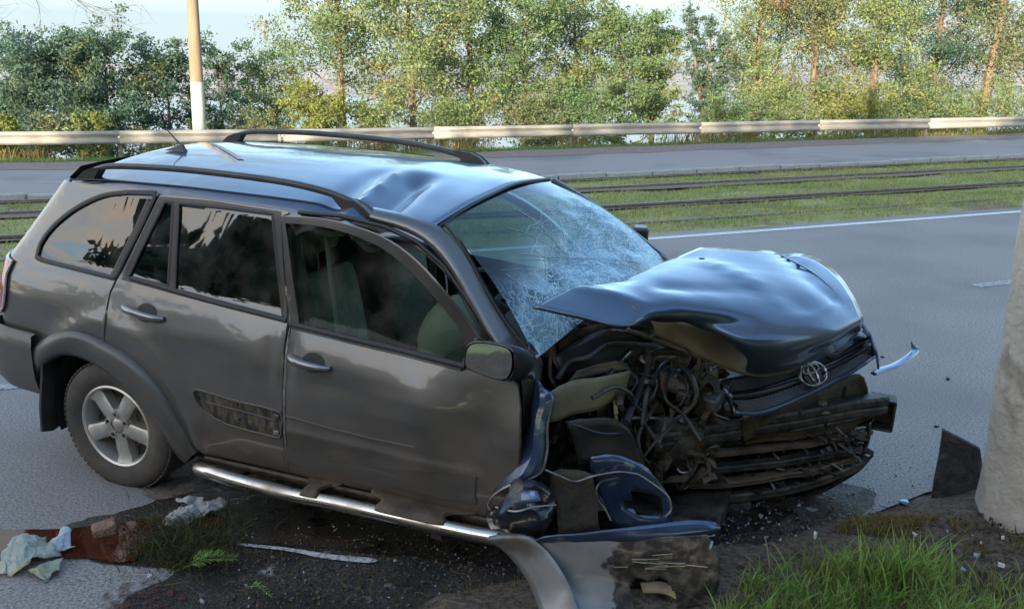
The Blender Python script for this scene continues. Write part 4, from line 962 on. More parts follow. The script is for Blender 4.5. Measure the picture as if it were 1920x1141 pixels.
# front door lower cladding and crease
cl = cm2(R_([(540, 838), (620, 858), (740, 873), (880, 884), (894, 900), (893, 925), (885, 940), (760, 912), (640, 888), (542, 866)]), 2, True)
patch('door_cladding', cl, P_low, car, surf=S3d, nrm=S3dn, off=.007, flange=.008)
band('door_crease', R_([(536, 779), (600, 797), (700, 822), (780, 836)]), P_side, car, w=.012, h=.003, closed=False, surf=S3d, nrm=S3dn)
band('door_edge', R_([(545, 612), (537, 650), (533, 700), (534, 760), (537, 830), (541, 884)]), mat('scuffed_edge', (.3, .29, .28), (.1, .1, .1), scale=14, rough=.5, metal=.4), car, w=.010, h=.004, closed=False, surf=S3d, nrm=S3dn)
# sill and running board
rows = [[cy(u, v, -.835) for u, v in ((384, 853), (536, 887), (700, 924), (890, 964), (915, 970))], [cy(u, v, -.865) for u, v in ((384, 857), (536, 892), (700, 929), (890, 969), (915, 975))],
        [cy(u, v, -.83) for u, v in ((386, 866), (536, 902), (700, 940), (890, 982), (915, 988))], [cy(u, v, -.74) for u, v in ((400, 868), (540, 902), (700, 938), (890, 976), (915, 982))]]
net('sill', rows, P_brown, car, sub=1)
tp = [(376, 872, -.84), (372, 877, -.90), (392, 884, -.945), (440, 899, -.955), (540, 925, -.955), (640, 945, -.955), (760, 972, -.955), (860, 994, -.955), (905, 1003, -.955), (960, 1012, -.95)]
rbp = catmull([cy(*p) for p in tp], 4); rb = MB().tube(rbp, .034, n=14).build('running_board', P_steel, car)
def pad(cx0, cx1, name):
    zt = cy(700, 955, -.955).z; rows = []
    for y, dz in ((-.80, .020), (-.86, .026), (-.93, .038), (-.965, .036), (-.985, .022)):
        r = []
        for k in range(9):
            t = k / 8; x = cx0 + (cx1 - cx0) * t; ins = .10 * (abs(t - .5) * 2) ** 4 * (1 if y < -.9 else 0)
            zc = float(np.interp(x, [p.x for p in rbp[8:]], [p.z for p in rbp[8:]]))
            r.append((x + (ins * (1 if t < .5 else -1)), y + ins * .2, zc + dz))
        rows.append(r)
    net(name, rows, P_brown, rb, sub=1, thick=.01)
pad(cy(610, 915, -.93).x - .14, cy(610, 915, -.93).x + .02, 'step_pad'); pad(cy(680, 940, -.93).x, cy(875, 975, -.93).x, 'step_pad')
MB().tube([Vector((p.x, -p.y, p.z)) for p in rbp], .034, n=10).build('running_board', P_steel, car)
for x in (.75, 1.3, 1.85): MB().box((x, -.83, .235), (.05, .25, .03)).build('bracket', P_grimeb, rb)
# ---- wheels
def wheel(x, y, z, sgn, rotz=0.0, rotx=0.0, name='wheel', spin=0.0):
    w = empty(name, (x, y, z), (rotx, 0, rotz)); w.parent = car
    # tyre, outer face towards -y for sgn=1
    W2 = .115
    prof = [(.215, -W2 * .80), (.24, -W2 * .96), (.275, -W2 * 1.03), (.31, -W2 * .98), (.331, -W2 * .86), (.341, -W2 * .66), (.345, -W2 * .3), (.345, W2 * .3), (.341, W2 * .66), (.31, W2 * .98), (.26, W2), (.215, W2 * .8)]
    prof = [(a, b * sgn) for a, b in prof]
    MB().lathe(prof, n=72).build('tyre', P_rubber, w)
    tr_ = MB()
    for k in range(72):
        t = 2 * math.pi * k / 72
        for s_ in (-1, 1):
            M3 = Matrix.Rotation(-t, 3, 'Y')
            vv = [M3 @ Vector((.3455 + dx, s_ * (W2 * .52 + dy), dz)) for dx in (-.006, .0015) for dy in (-.03, .035) for dz in (-.010, .010)]
            tr_.add(vv, [(0, 1, 3, 2), (4, 6, 7, 5), (0, 4, 5, 1), (2, 3, 7, 6), (0, 2, 6, 4), (1, 5, 7, 3)])
    o = tr_.build('tread_blocks', P_rubber, w, smooth=False); o['kind'] = 'stuff'
    f = -W2 * sgn
    rim = MB().lathe([(.218, f * .78), (.222, f * .86), (.214, f * .90), (.205, f * .84), (.199, f * .60), (.192, f * .1), (.19, -f * .7)], n=60).build('rim', P_alloy, w)
    MB().lathe([(0, f * .12), (.19, f * .12)], n=40).build('backing', P_alloydk, rim)
    MB().lathe([(.0, f * .28), (.13, f * .28), (.14, f * .18)], n=40).build('brake_disc', P_grime, rim)
    for k in range(5):
        t = -math.pi / 2 + 2 * math.pi * k / 5 + spin; M3 = Matrix.Rotation(-t, 3, 'Y'); mb = MB()
        secs = [(.040, .034, .74, .2), (.09, .040, .76, .2), (.14, .041, .74, .2), (.175, .043, .70, .2), (.202, .050, .80, .3)]
        V = []
        for (r_, hw, yf, yb) in secs:
            for (zz, yy) in ((-hw, yb), (-hw, yf - .07), (-hw * .74, yf), (hw * .74, yf), (hw, yf - .07), (hw, yb)): V.append(M3 @ Vector((r_, f * yy, zz)))
        F = [(i * 6 + q, i * 6 + q + 1, (i + 1) * 6 + q + 1, (i + 1) * 6 + q) for i in range(4) for q in range(5)]
        mb.add(V, F).build('spoke', P_alloy, rim)
        ln = M3 @ Vector((.057, f * .80, 0)); t2 = t + math.pi / 5; M4 = Matrix.Rotation(-t2, 3, 'Y'); ln = M4 @ Vector((.060, 0, 0))
        MB().lathe([(.0, f * .76), (.009, f * .76), (.011, f * .68)], n=10, c=ln).build('wheel_nut', P_grimeb, rim)
        MB().lathe([(.021, f * .60), (.019, f * .80), (.013, f * .80), (.013, f * .70)], n=14, c=ln).build('nut_ring', P_alloy, rim)
    MB().lathe([(0, f * .80), (.026, f * .79), (.034, f * .74), (.042, f * .70), (.085, f * .62), (.09, f * .3)], n=30).build('hub_cap', P_alloy, rim)
    return w
WP = cy(213, 797, -.845)
wheel(-.012, -.755, .325, 1, spin=.10)
wheel(-.012, .755, .315, -1)
wheel(2.50, .78, .30, -1, rotz=.2)
# wheel house and mud flap
MB().lathe([(.43, -.83), (.43, -.50)], n=30, c=(-.01, 0, .34), a0=-.3, a1=math.pi + .3).build('wheel_house', P_dark, car)
mh = MB().lathe([(.0, -.51), (.44, -.51)], n=30, c=(-.01, 0, .34), a0=-.5, a1=math.pi + .5).build('wheel_house', P_dark, car)
fl = [(76, 672), (76, 700), (73, 760), (76, 808), (96, 806), (119, 790), (121, 740), (124, 690), (116, 668)]
V = [cx(u, v, -.46) for u, v in fl]; V = [v + Vector((0, 0, 0)) for v in V]; V2_ = [v + Vector((.014, 0, 0)) for v in V]; n = len(fl)
mesh_obj('mud_flap', V + V2_, [tuple(range(n)), tuple(range(2 * n - 1, n - 1, -1))] + [(i, (i + 1) % n, n + (i + 1) % n, n + i) for i in range(n)], P_black, car, smooth=False)
# ---- floor, cabin
MB().box((.78, 0, .27), (2.45, 1.55, .10)).build('floor_pan', P_grimeb, car, smooth=False)
MB().box((-.48, 0, .56), (.55, 1.35, .30)).build('boot_floor', P_dark, car, smooth=False)
MB().tube([(-.01, -.7, .32), (-.01, .7, .32)], .05, n=10).build('axle', P_grimeb, car)
def seat(x, y, back=True, wdt=.50):
    s = empty('seat', (x, y, .32)); s.parent = car
    def cush(pts, w_, t_, nm, m_):
        mbb = MB(); V = []; n = len(pts)
        for i, (a, b) in enumerate(pts):
            j = max(0, min(n - 1, i)); p = pts[j]; q0 = pts[max(0, j - 1)]; q1 = pts[min(n - 1, j + 1)]; d = Vector((q1[0] - q0[0], q1[1] - q0[1])).normalized(); nx, nz_ = -d.y, d.x
            e_ = math.sin(math.pi * (i + .6) / (n + .2)) ** .35
            for (yy, k) in ((-1, -.25), (-1, .45), (-.82, 1), (-.35, .8), (.35, .8), (.82, 1), (1, .45), (1, -.25), (.7, -.8), (-.7, -.8)):
                V.append((a + nx * t_ * k * e_, yy * w_ / 2 * (.8 + .2 * e_), b + nz_ * t_ * k * e_))
        F = [(i * 10 + k, i * 10 + (k + 1) % 10, (i + 1) * 10 + (k + 1) % 10, (i + 1) * 10 + k) for i in range(n - 1) for k in range(10)] + [tuple(range(10))[::-1], tuple((n - 1) * 10 + k for k in range(10))]
        o = mbb.add(V, F).build(nm, m_, s); u_ = o.modifiers.new('u', 'SUBSURF'); u_.levels = 1; u_.render_levels = 1
    cush([(.46, .22), (.3, .25), (.1, .22), (-.04, .20)], wdt, .08, 'cushion', P_cloth)
    cush([(-.04, .22), (-.08, .40), (-.11, .60), (-.16, .80), (-.17, .86)], wdt * .94, .07, 'backrest', P_cloth)
    cush([(-.175, .93), (-.185, .99), (-.195, 1.05), (-.2, 1.11)], .26, .05, 'headrest', P_cloth)
    for yy in (-.06, .06): MB().tube([(-.17, yy, .84), (-.185, yy, .97)], .006, n=6).build('headrest_post', P_chrome, s)
    return s
for x_, y_ in ((1.12, -.37), (1.12, .37), (.25, -.4), (.25, .12), (.25, .5)): seat(x_, y_)
rows = [[(x_, y_, z_) for y_ in np.linspace(-.72, .68, 7)] for x_, z_ in ((1.68, .55), (1.66, .82), (1.72, .92), (1.85, .96), (2.1, .95))]
net('dashboard', rows, P_trimc, car, sub=1, crumple=.01)
sw = Vector((1.52, .37, .88)); mb = MB(); pts = [sw + Vector((-.09 * math.sin(t), .185 * math.cos(t), .165 * math.sin(t))) for t in np.linspace(0, 2 * math.pi, 24, endpoint=False)]
mb.tube(pts, .015, n=7, closed=True); mb.tube([sw + Vector((0, .18, 0)), sw + Vector((.02, 0, 0)), sw + Vector((0, -.18, 0))], .02, n=6); mb.tube([sw, sw + Vector((.25, 0, -.08))], .03, n=8); mb.build('steering_wheel', P_trimc, car)
bag = MB().lathe([(0.001, -.13), (.10, -.12), (.19, -.06), (.22, 0), (.19, .06), (.1, .12), (.001, .13)], n=24, c=(0, 0, 0)).build('airbag', mat('airbag_cloth', (.34, .36, .31), rough=.9, bump=.4, bscale=12), car)
bag.location = (1.66, -.36, .93); bag.rotation_euler = (.2, .5, 1.2)
mb = MB()
mb.tube([cy(552, 430, -.60), cy(566, 520, -.66), cy(590, 620, -.72)], .03, n=6); mb.build('door_pillar', P_trimc, car)
mb = MB().tube([cy(610, 430, -.56), cy(620, 520, -.6), cy(635, 630, -.66)], .012, n=4, flat=.3); mb.build('seat_belt', P_trimg, car)
mb = MB().tube([(.98, .62, 1.5), (.95, .74, 1.0), (.95, .76, .4)], .05, n=6); mb.build('door_pillar', P_trimg, car)

# ================================================================ THE CRUSHED FRONT
Q = lambda pp: [cz(*p) for p in pp]
Y_ = lambda pp: [cy(*p) for p in pp]
hr_ = [
 [(1000, 578, 1.237), (1072, 546, 1.27), (1165, 529, 1.275), (1245, 495, 1.285), (1312, 469, 1.30)],
 [(1085, 597, 1.212), (1118, 562, 1.255), (1210, 537, 1.275), (1300, 502, 1.285), (1392, 474, 1.295)],
 [(1165, 614, 1.185), (1186, 582, 1.225), (1270, 556, 1.255), (1370, 516, 1.27), (1462, 477, 1.28)],
 [(1206, 598, 1.185), (1265, 590, 1.20), (1340, 572, 1.225), (1432, 532, 1.245), (1530, 487, 1.25)],
 [(1290, 604, 1.15), (1335, 606, 1.155), (1415, 598, 1.17), (1510, 566, 1.185), (1577, 527, 1.20)],
 [(1350, 624, 1.11), (1398, 640, 1.10), (1470, 638, 1.09), (1552, 620, 1.09), (1611, 590, 1.10)],
 [(1398, 664, 1.02), (1420, 676, .99), (1475, 672, .99), (1558, 640, 1.01), (1612, 606, 1.05)],
 [(1397, 692, .93), (1425, 697, .91), (1480, 688, .92), (1560, 656, .95), (1606, 622, .99)]]
CRS = [(Q(pp), am, w) for pp, am, w in (([(1462, 477, 1.28), (1500, 505, 1.25), (1530, 535, 1.22), (1560, 570, 1.15)], -.022, .035), ([(1240, 545, 1.26), (1330, 552, 1.24), (1420, 560, 1.2), (1490, 590, 1.14)], -.020, .04),
    ([(1085, 545, 1.273), (1150, 563, 1.247), (1215, 585, 1.212), (1290, 603, 1.155)], .022, .03), ([(1330, 500, 1.28), (1400, 530, 1.25), (1450, 575, 1.18)], .018, .035), ([(1350, 600, 1.16), (1440, 612, 1.13), (1530, 596, 1.14), (1606, 560, 1.15)], .012, .02), ([(1170, 530, 1.27), (1200, 575, 1.22)], -.016, .03))]
def crease(p):
    dz = 0
    for L_, am, w in CRS:
        d = min((p - a).length if (b - a).length < 1e-6 else ((p - a) - (b - a) * max(0, min(1, (p - a).dot(b - a) / (b - a).length_squared))).length for a, b in zip(L_, L_[1:])); dz += am * math.exp(-d / w)
    return p + Vector((0, -.2, .96)) * dz
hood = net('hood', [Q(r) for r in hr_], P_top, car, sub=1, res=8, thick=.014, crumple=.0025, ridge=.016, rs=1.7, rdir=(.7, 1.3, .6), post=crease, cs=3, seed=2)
# ridges of the buckled hood
for pp, r in (([(1085, 545, 1.273), (1150, 563, 1.247), (1215, 585, 1.212), (1290, 603, 1.155)], .006), ([(1462, 477, 1.285), (1520, 508, 1.245), (1560, 541, 1.20), (1605, 586, 1.11)], .006)):
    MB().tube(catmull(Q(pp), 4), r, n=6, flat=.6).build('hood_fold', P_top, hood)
MB().lathe([(.001, .006), (.014, .004), (.016, 0)], n=12, axis='z', c=cz(1316, 485, 1.302)).build('washer_jet', P_black, hood)
# folded flank of the hood showing its underside
net('hood_underside', [Q([(1196, 600, 1.06), (1250, 604, 1.05), (1300, 606, 1.03), (1352, 626, .99), (1392, 652, .93)]), Q([(1228, 625, 1.0), (1262, 630, .99), (1310, 640, .97), (1355, 656, .93), (1398, 676, .87)]),
    Q([(1262, 648, .94), (1290, 658, .92), (1325, 672, .90), (1362, 688, .86), (1394, 693, .84)])], P_prim, car, sub=1, thick=.008, crumple=.008, cs=7, seed=4)
net('hood_underside', [Q([(1186, 598, 1.07), (1225, 600, 1.06), (1255, 612, 1.02)]), Q([(1190, 614, 1.03), (1222, 618, 1.02), (1240, 630, .98)])], P_black, car, sub=1, thick=.006)
MB().tube(catmull(Q([(1175, 618, 1.05), (1240, 640, .98), (1310, 668, .90), (1370, 692, .84), (1430, 702, .81), (1490, 692, .83)]), 4), .009, n=6).build('hood_edge', P_prim, car)
MB().tube(catmull(Q([(1150, 618, 1.06), (1200, 628, 1.0), (1262, 655, .93)]), 4), .013, n=6, flat=.5).build('hood_hinge_rail', P_brown, car)

# grille with its emblem
gt = catmull(Q([(1345, 714, .79), (1400, 704, .80), (1470, 690, .81), (1556, 656, .86), (1616, 620, .94)]), 4)
gb = catmull(Q([(1377, 776, .66), (1428, 776, .65), (1520, 738, .70), (1598, 697, .765), (1640, 668, .82)]), 4)
def GR(a, b, off=0.0):
    k = a * (len(gt) - 1); i = min(len(gt) - 2, int(k)); f = k - i; p = gt[i].lerp(gt[i + 1], f).lerp(gb[i].lerp(gb[i + 1], f), b)
    d = (gt[i + 1] - gt[i]); e = gb[i] - gt[i]; n = d.cross(e).normalized(); n = n if n.dot(CO - p) > 0 else -n
    return p + n * (off + .02 * math.sin(math.pi * b))
grl = mesh_obj('grille', [GR(a / 20, b / 6, -.02) for a in range(21) for b in range(7)], [(i * 7 + j, i * 7 + j + 1, (i + 1) * 7 + j + 1, (i + 1) * 7 + j) for i in range(20) for j in range(6)], P_dark, car)
lat = MB()
for (b0, b1) in ((.05, .36), (.62, .92)):
    n_ = 46
    for k in range(-6, n_):
        for sg in (1, -1):
            a0 = k / n_; a1 = a0 + sg * .10
            if sg < 0: a0 += .10; a1 = a0 - .10
            aa = [a0 + (a1 - a0) * t for t in (0, .5, 1)]
            if min(aa) < .01 or max(aa) > .99: continue
            lat.tube([GR(a, b0 + (b1 - b0) * t, .004) for a, t in zip(aa, (0, .5, 1))], .0028, n=4)
o = lat.build('grille_mesh', mat('grille_grey', (.055, .058, .065), rough=.35, coat=.4), grl, smooth=False); o['kind'] = 'stuff'
def gbar(b, w, off, nm, mt, a0=0.0, a1=1.0):
    V = []; n = 24
    for k in range(n + 1):
        a = a0 + (a1 - a0) * k / n
        for (db, do) in ((-w, -.01), (-w, .008), (-w * .5, .018), (w * .5, .018), (w, .008), (w, -.01)): V.append(GR(a, b + db, off + do))
    F = [(i * 6 + k, i * 6 + (k + 1) % 6, (i + 1) * 6 + (k + 1) % 6, (i + 1) * 6 + k) for i in range(n) for k in range(6)] + [(0, 1, 2, 3, 4, 5), tuple(n * 6 + k for k in range(6))]
    return mesh_obj(nm, V, F, mt, grl)
gbar(.49, .10, .0, 'grille_bar', P_blackgl); gbar(.0, .03, .002, 'grille_frame', P_blackgl); gbar(.98, .07, .004, 'grille_frame', P_blue)
MB().tube([GR(0, b / 6, .006) for b in range(7)], .009, n=6).build('grille_frame', P_blackgl, grl); MB().tube([GR(1, b / 6, .006) for b in range(7)], .014, n=6).build('grille_frame', P_blackgl, grl)
# emblem: three ovals
ec = None; best = 9e9
for i in range(41):
    for j in range(21):
        p = GR(i / 40, .2 + .6 * j / 20, .03); w_ = CM @ p + CT; d = w_ - Vector((0, 0, CAM_H)); c_, s_ = math.cos(PITCH), math.sin(PITCH); yy = d.y * c_ - d.z * s_; zz = d.y * s_ + d.z * c_
        e = (960 + FOC * d.x / yy - 1522) ** 2 + (570.5 - FOC * zz / yy - 703) ** 2
        if e < best: best = e; ec = (i / 40, .2 + .6 * j / 20)
e0 = GR(ec[0], ec[1], .034); ex = (GR(ec[0] + .03, ec[1], .034) - GR(ec[0] - .03, ec[1], .034)).normalized(); en = ex.cross(GR(ec[0], ec[1] + .1, .034) - GR(ec[0], ec[1] - .1, .034)).normalized()
if en.dot(CO - e0) < 0: en = -en
ey = en.cross(ex).normalized(); ey = ey if ey.z > 0 else -ey
em = MB(); sc_ = .078
def oval(cx_, cy_, rx, ry, r): em.tube([e0 + ex * (cx_ + rx * math.cos(t)) + ey * (cy_ + ry * math.sin(t)) for t in np.linspace(0, 2 * math.pi, 36, endpoint=False)], r, n=7, closed=True, flat=.8)
oval(0, 0, sc_, sc_ * .70, .0075); oval(0, 0, sc_ * .25, sc_ * .64, .006); oval(0, sc_ * .34, sc_ * .62, sc_ * .27, .006)
em.build('emblem', P_chrome, grl)
MB().tube([e0 - ex * sc_ * .0 - en * .018, e0 - en * .004], sc_ * .66, n=28).build('emblem_pad', P_blackgl, grl)

# nose corner at the far side, broken lamp, bent trim
net('nose_corner', [Q([(1604, 596, 1.02), (1614, 612, .98), (1622, 622, .95)]), Q([(1618, 610, 1.0), (1632, 640, .93), (1640, 662, .88)]), [cz(1630, 628, .98), cz(1642, 665, .90), cz(1645, 692, .83)]], P_blue, car, sub=1, thick=.01)
net('broken_headlamp', [Q([(1540, 668, .86), (1575, 650, .89), (1610, 622, .94)]), Q([(1560, 676, .84), (1596, 655, .88), (1628, 640, .91)])], P_blackgl, car, sub=1, thick=.02)
bt = catmull(Q([(1638, 700, .79), (1655, 692, .79), (1682, 683, .79), (1704, 669, .80), (1716, 656, .81), (1713, 645, .835)]), 4)
MB().tube(bt, [.016, .018, .02] + [.021] * (len(bt) - 6) + [.018, .014, .008], n=8, flat=.55).build('bent_trim', P_blue, car)
MB().tube(Q([(1711, 652, .83), (1709, 640, .86)]), [.006, .003], n=5).build('trim_clip', P_black, car)

def bar(name, pts, h, d, mt, parent=car, lean=.0, crumple=0.0, seed=0):
    P2 = catmull(Q(pts), 5); V = []; n = len(P2)
    for i, p in enumerate(P2):
        p = p + noise.noise_vector(p * 6 + Vector((seed, 0, 0))) * crumple
        t = (P2[min(i + 1, n - 1)] - P2[max(i - 1, 0)]).normalized(); side = Vector((t.y, -t.x, 0)).normalized()
        if side.dot(CO - p) < 0: side = -side
        for (a, b) in ((-.5, -.5), (-.5, .5), (.38, .5), (.5, .36), (.5, .1), (.36, 0), (.5, -.1), (.5, -.36), (.38, -.5)): V.append(p + side * a * d + Vector((0, 0, b * h)))
    F = [(i * 9 + k, i * 9 + (k + 1) % 9, (i + 1) * 9 + (k + 1) % 9, (i + 1) * 9 + k) for i in range(n - 1) for k in range(9)] + [tuple(range(9)), tuple((n - 1) * 9 + k for k in range(8, -1, -1))]
    o = mesh_obj(name, V, F, mt, parent); sharp(o, 30); return o
bb = bar('bumper_beam', [(1225, 828, .54), (1330, 808, .56), (1450, 788, .575), (1560, 770, .59), (1655, 755, .60)], .095, .07, P_grimeb, crumple=.012)
bc = cz(1652, 768, .53)
bk = MB(); bk.box(bc + Vector((.0, .02, 0)), (.12, .012, .16)); bk.box(bc + Vector((.06, -.03, 0)), (.012, .10, .16)); bk.box(bc + Vector((0, -.03, .078)), (.12, .10, .012)); bk.box(bc + Vector((0, -.03, -.078)), (.12, .10, .012)); bk.box(bc + Vector((-.055, -.02, 0)), (.02, .10, .13))
bk.build('crash_bracket', P_grimeb, bb, bevel=.004)
# radiator support panel
P_olive = mat('oily_panel', (.045, .04, .026), (.11, .09, .055), scale=6, rough=.5, lo=.35, hi=.7, bump=.4, bscale=30, metal=.2)
rsup = net('radiator_support', [Q([(1392, 778, .66), (1450, 766, .665), (1520, 735, .69), (1600, 700, .75), (1622, 706, .74)]), Q([(1392, 800, .58), (1450, 785, .59), (1525, 762, .61), (1605, 735, .64), (1628, 735, .64)]),
    Q([(1392, 826, .50), (1450, 812, .50), (1525, 795, .50), (1608, 775, .52), (1630, 770, .53)])], P_olive, car, sub=1, thick=.012, crumple=.006, seed=8)
MB().lathe([(.001, .05), (.02, .045), (.03, .02), (.05, 0)], n=12, axis='z', c=cz(1540, 768, .60)).build('mount', P_brown, rsup)
for (u, v, w, h) in ((1583, 735, .012, .06), (1600, 728, .012, .08), (1612, 722, .008, .10), (1500, 770, .05, .012)):
    p = cz(u, v, .655); MB().box(p + (CO - p).normalized() * .02, (.015, w, h)).build('slot', P_dark, rsup)
net('rusty_patch', [Q([(1285, 785, .62), (1340, 775, .62), (1392, 770, .64)]), Q([(1290, 808, .55), (1345, 800, .55), (1400, 796, .56)])], mat('rust_plate', (.13, .06, .03), (.07, .05, .035), scale=14, rough=.8, bump=.4), car, sub=1, thick=.01, crumple=.01, seed=3)
# lower front, behind and below the beam
net('lower_front', [Q([(1225, 836, .45), (1330, 826, .45), (1450, 810, .45), (1560, 795, .46), (1630, 786, .48)]), Q([(1235, 875, .33), (1330, 868, .32), (1450, 855, .32), (1560, 842, .34), (1624, 830, .38)]),
    Q([(1250, 915, .21), (1330, 912, .20), (1450, 898, .21), (1550, 880, .24), (1612, 860, .29)]), Q([(1262, 948, .10), (1340, 952, .09), (1450, 934, .11), (1540, 908, .16), (1596, 880, .22)])], P_grimeb, car, sub=1, thick=.01, crumple=.02, cs=5, seed=5)
for nm, pts, h, d, mt, s_ in (('cross_member', [(1395, 822, .46), (1500, 810, .465), (1590, 792, .48), (1634, 780, .50)], .05, .05, P_brown, 1), ('lower_slat', [(1250, 862, .41), (1340, 850, .41), (1450, 838, .41), (1560, 824, .42), (1634, 808, .44)], .022, .05, P_brown, 2),
    ('lower_slat', [(1280, 885, .34), (1400, 872, .34), (1500, 860, .35), (1612, 838, .38)], .035, .05, P_grimeb, 3), ('lower_slat', [(1290, 906, .28), (1370, 902, .27), (1450, 892, .28), (1530, 878, .29), (1600, 858, .31)], .03, .06, P_brown, 4),
    ('lower_slat', [(1270, 928, .20), (1400, 926, .18), (1530, 900, .22), (1608, 868, .28)], .045, .07, P_grime, 5), ('skid_lip', [(1290, 952, .10), (1400, 950, .09), (1500, 926, .13), (1590, 886, .22), (1632, 846, .32)], .03, .06, P_grimeb, 6), ('lower_slat', [(1310, 938, .14), (1400, 938, .13), (1470, 928, .15)], .015, .03, P_brown, 7)):
    bar(nm, pts, h, d, mt, crumple=.012, seed=s_)
net('bumper_end', [Q([(1600, 796, .47), (1622, 790, .49), (1636, 782, .52)]), Q([(1596, 840, .35), (1618, 835, .37), (1632, 822, .42)]), Q([(1588, 872, .27), (1604, 868, .29), (1622, 850, .35)])], P_blackgl, car, sub=1, thick=.01)
# engine, radiator, firewall: what shows dark inside
eng = MB(); eng.box((2.62, .42, .50), (.62, .75, .42), (.05, .08, -.15)); eng.box((2.45, .15, .60), (.3, .35, .25), (0, .2, .3))
for k in range(5): eng.box((2.38 + .12 * k, .05, .78 - .01 * k), (.07, .5, .06), (0, .1, -.1))
e_ = eng.build('engine', P_grimeb, car, smooth=False, bevel=.012)
net('firewall', [[(2.08, y, z) for y in np.linspace(-.68, .7, 7)] for z in (.25, .55, .8, 1.0)], P_grimeb, car, sub=1, crumple=.03, thick=.01)
net('cowl', [Q([(1000, 640, 1.03), (1080, 590, 1.07), (1180, 545, 1.11), (1270, 500, 1.15)]), Q([(1030, 680, .92), (1120, 620, .96), (1220, 580, 1.0), (1320, 540, 1.05)])], P_grimeb, car, sub=1, crumple=.02)
# far front wing and its wheel arch, seen only from the other side
net('front_wing', [[(2.08, .84, 1.0), (2.4, .86, 1.02), (2.8, .88, 1.0), (3.15, .86, .92)], [(2.08, .88, .8), (2.4, .9, .82), (2.8, .92, .8), (3.3, .85, .75)], [(2.08, .87, .5), (2.16, .90, .62), (2.84, .93, .62), (3.3, .88, .5)]], P_side, car, sub=1, thick=.01)
# inner wing plate, suspension turret and other bent sheet metal on the near side
sheet = [
 ('inner_wing', P_prim, [[(1026, 735, .90), (1060, 716, .92), (1115, 706, .92), (1180, 694, .93)], [(1022, 765, .82), (1070, 748, .84), (1120, 735, .85), (1172, 722, .86)], [(1024, 792, .75), (1066, 780, .76), (1110, 768, .77), (1150, 752, .79)]], .010),
 ('inner_wing', P_brown, [[(1002, 590, 1.12), (1022, 592, 1.12), (1036, 596, 1.10)], [(1008, 630, 1.03), (1028, 632, 1.03), (1040, 640, 1.01)], [(1014, 668, .95), (1032, 672, .95), (1046, 690, .92)]], .006),
 ('torn_bracket', P_brown, [[(1046, 640, 1.0), (1085, 618, 1.04), (1130, 608, 1.06)], [(1050, 655, .97), (1090, 636, 1.0), (1140, 622, 1.02)]], .010),
 ('battery_cover', P_black, [[(1040, 668, .96), (1080, 640, 1.0), (1130, 620, 1.04), (1190, 618, 1.04)], [(1042, 690, .91), (1090, 672, .94), (1150, 655, .96), (1215, 640, .98)], [(1060, 702, .88), (1100, 692, .89), (1150, 682, .90), (1205, 662, .93)]], .012),
 ('inner_wing', P_brown, [[(1080, 695, .93), (1120, 682, .94), (1165, 676, .94)], [(1070, 712, .90), (1120, 702, .90), (1180, 692, .91)]], .010),
 ('lamp_bracket', P_prim, [[(1306, 700, .82), (1326, 696, .83), (1346, 692, .84)], [(1308, 735, .73), (1328, 732, .74), (1348, 728, .75)], [(1312, 766, .65), (1330, 764, .66), (1346, 758, .67)]], .006),
 ('inner_wing', P_black, [[(1060, 790, .74), (1100, 782, .75), (1150, 785, .73), (1180, 800, .70)], [(1075, 830, .63), (1110, 825, .63), (1160, 825, .62), (1200, 850, .56)], [(1085, 870, .52), (1120, 868, .52), (1170, 870, .50), (1215, 880, .47)]], .012),
 ('wheel_arch_liner', P_blue, [[(1108, 855, .56), (1150, 850, .57), (1200, 868, .51), (1232, 900, .42)], [(1112, 900, .43), (1150, 900, .43), (1200, 905, .42), (1252, 930, .33)], [(1128, 945, .31), (1160, 950, .30), (1205, 952, .29), (1258, 962, .25)], [(1150, 982, .22), (1180, 985, .21), (1215, 985, .21), (1252, 984, .2)]], .014),
 ('arch_plate', P_brown, [[(1030, 885, .50), (1062, 882, .50), (1112, 888, .48)], [(1038, 935, .37), (1072, 935, .36), (1120, 938, .35)], [(1042, 1000, .22), (1080, 998, .21), (1124, 990, .22)]], .022),
 ('torn_bracket', P_alum, [[(1196, 670, .90), (1220, 655, .93), (1258, 662, .92)], [(1210, 682, .88), (1235, 672, .89), (1270, 676, .88)]], .012),
 ('torn_bracket', P_grime, [[(1232, 690, .86), (1262, 700, .84), (1292, 720, .80)], [(1240, 730, .77), (1268, 740, .75), (1290, 760, .72)]], .014),
 ('gearbox_cover', P_grimeb, [[(1230, 780, .66), (1290, 790, .63), (1350, 800, .58)], [(1225, 830, .54), (1290, 838, .50), (1350, 842, .47)], [(1235, 880, .40), (1290, 885, .37), (1350, 880, .38)]], .045)]
for i, (nm, mt, rr, cr) in enumerate(sheet):
    def hole(a, b): return (a - .62) ** 2 / .03 + (b - .72) ** 2 / .05 < 1
    net(nm, [Q(r) for r in rr], mt, car, sub=1, thick=.006, crumple=cr, cs=7, seed=20 + i, skip=hole if nm == 'wheel_arch_liner' else None, creased=True)
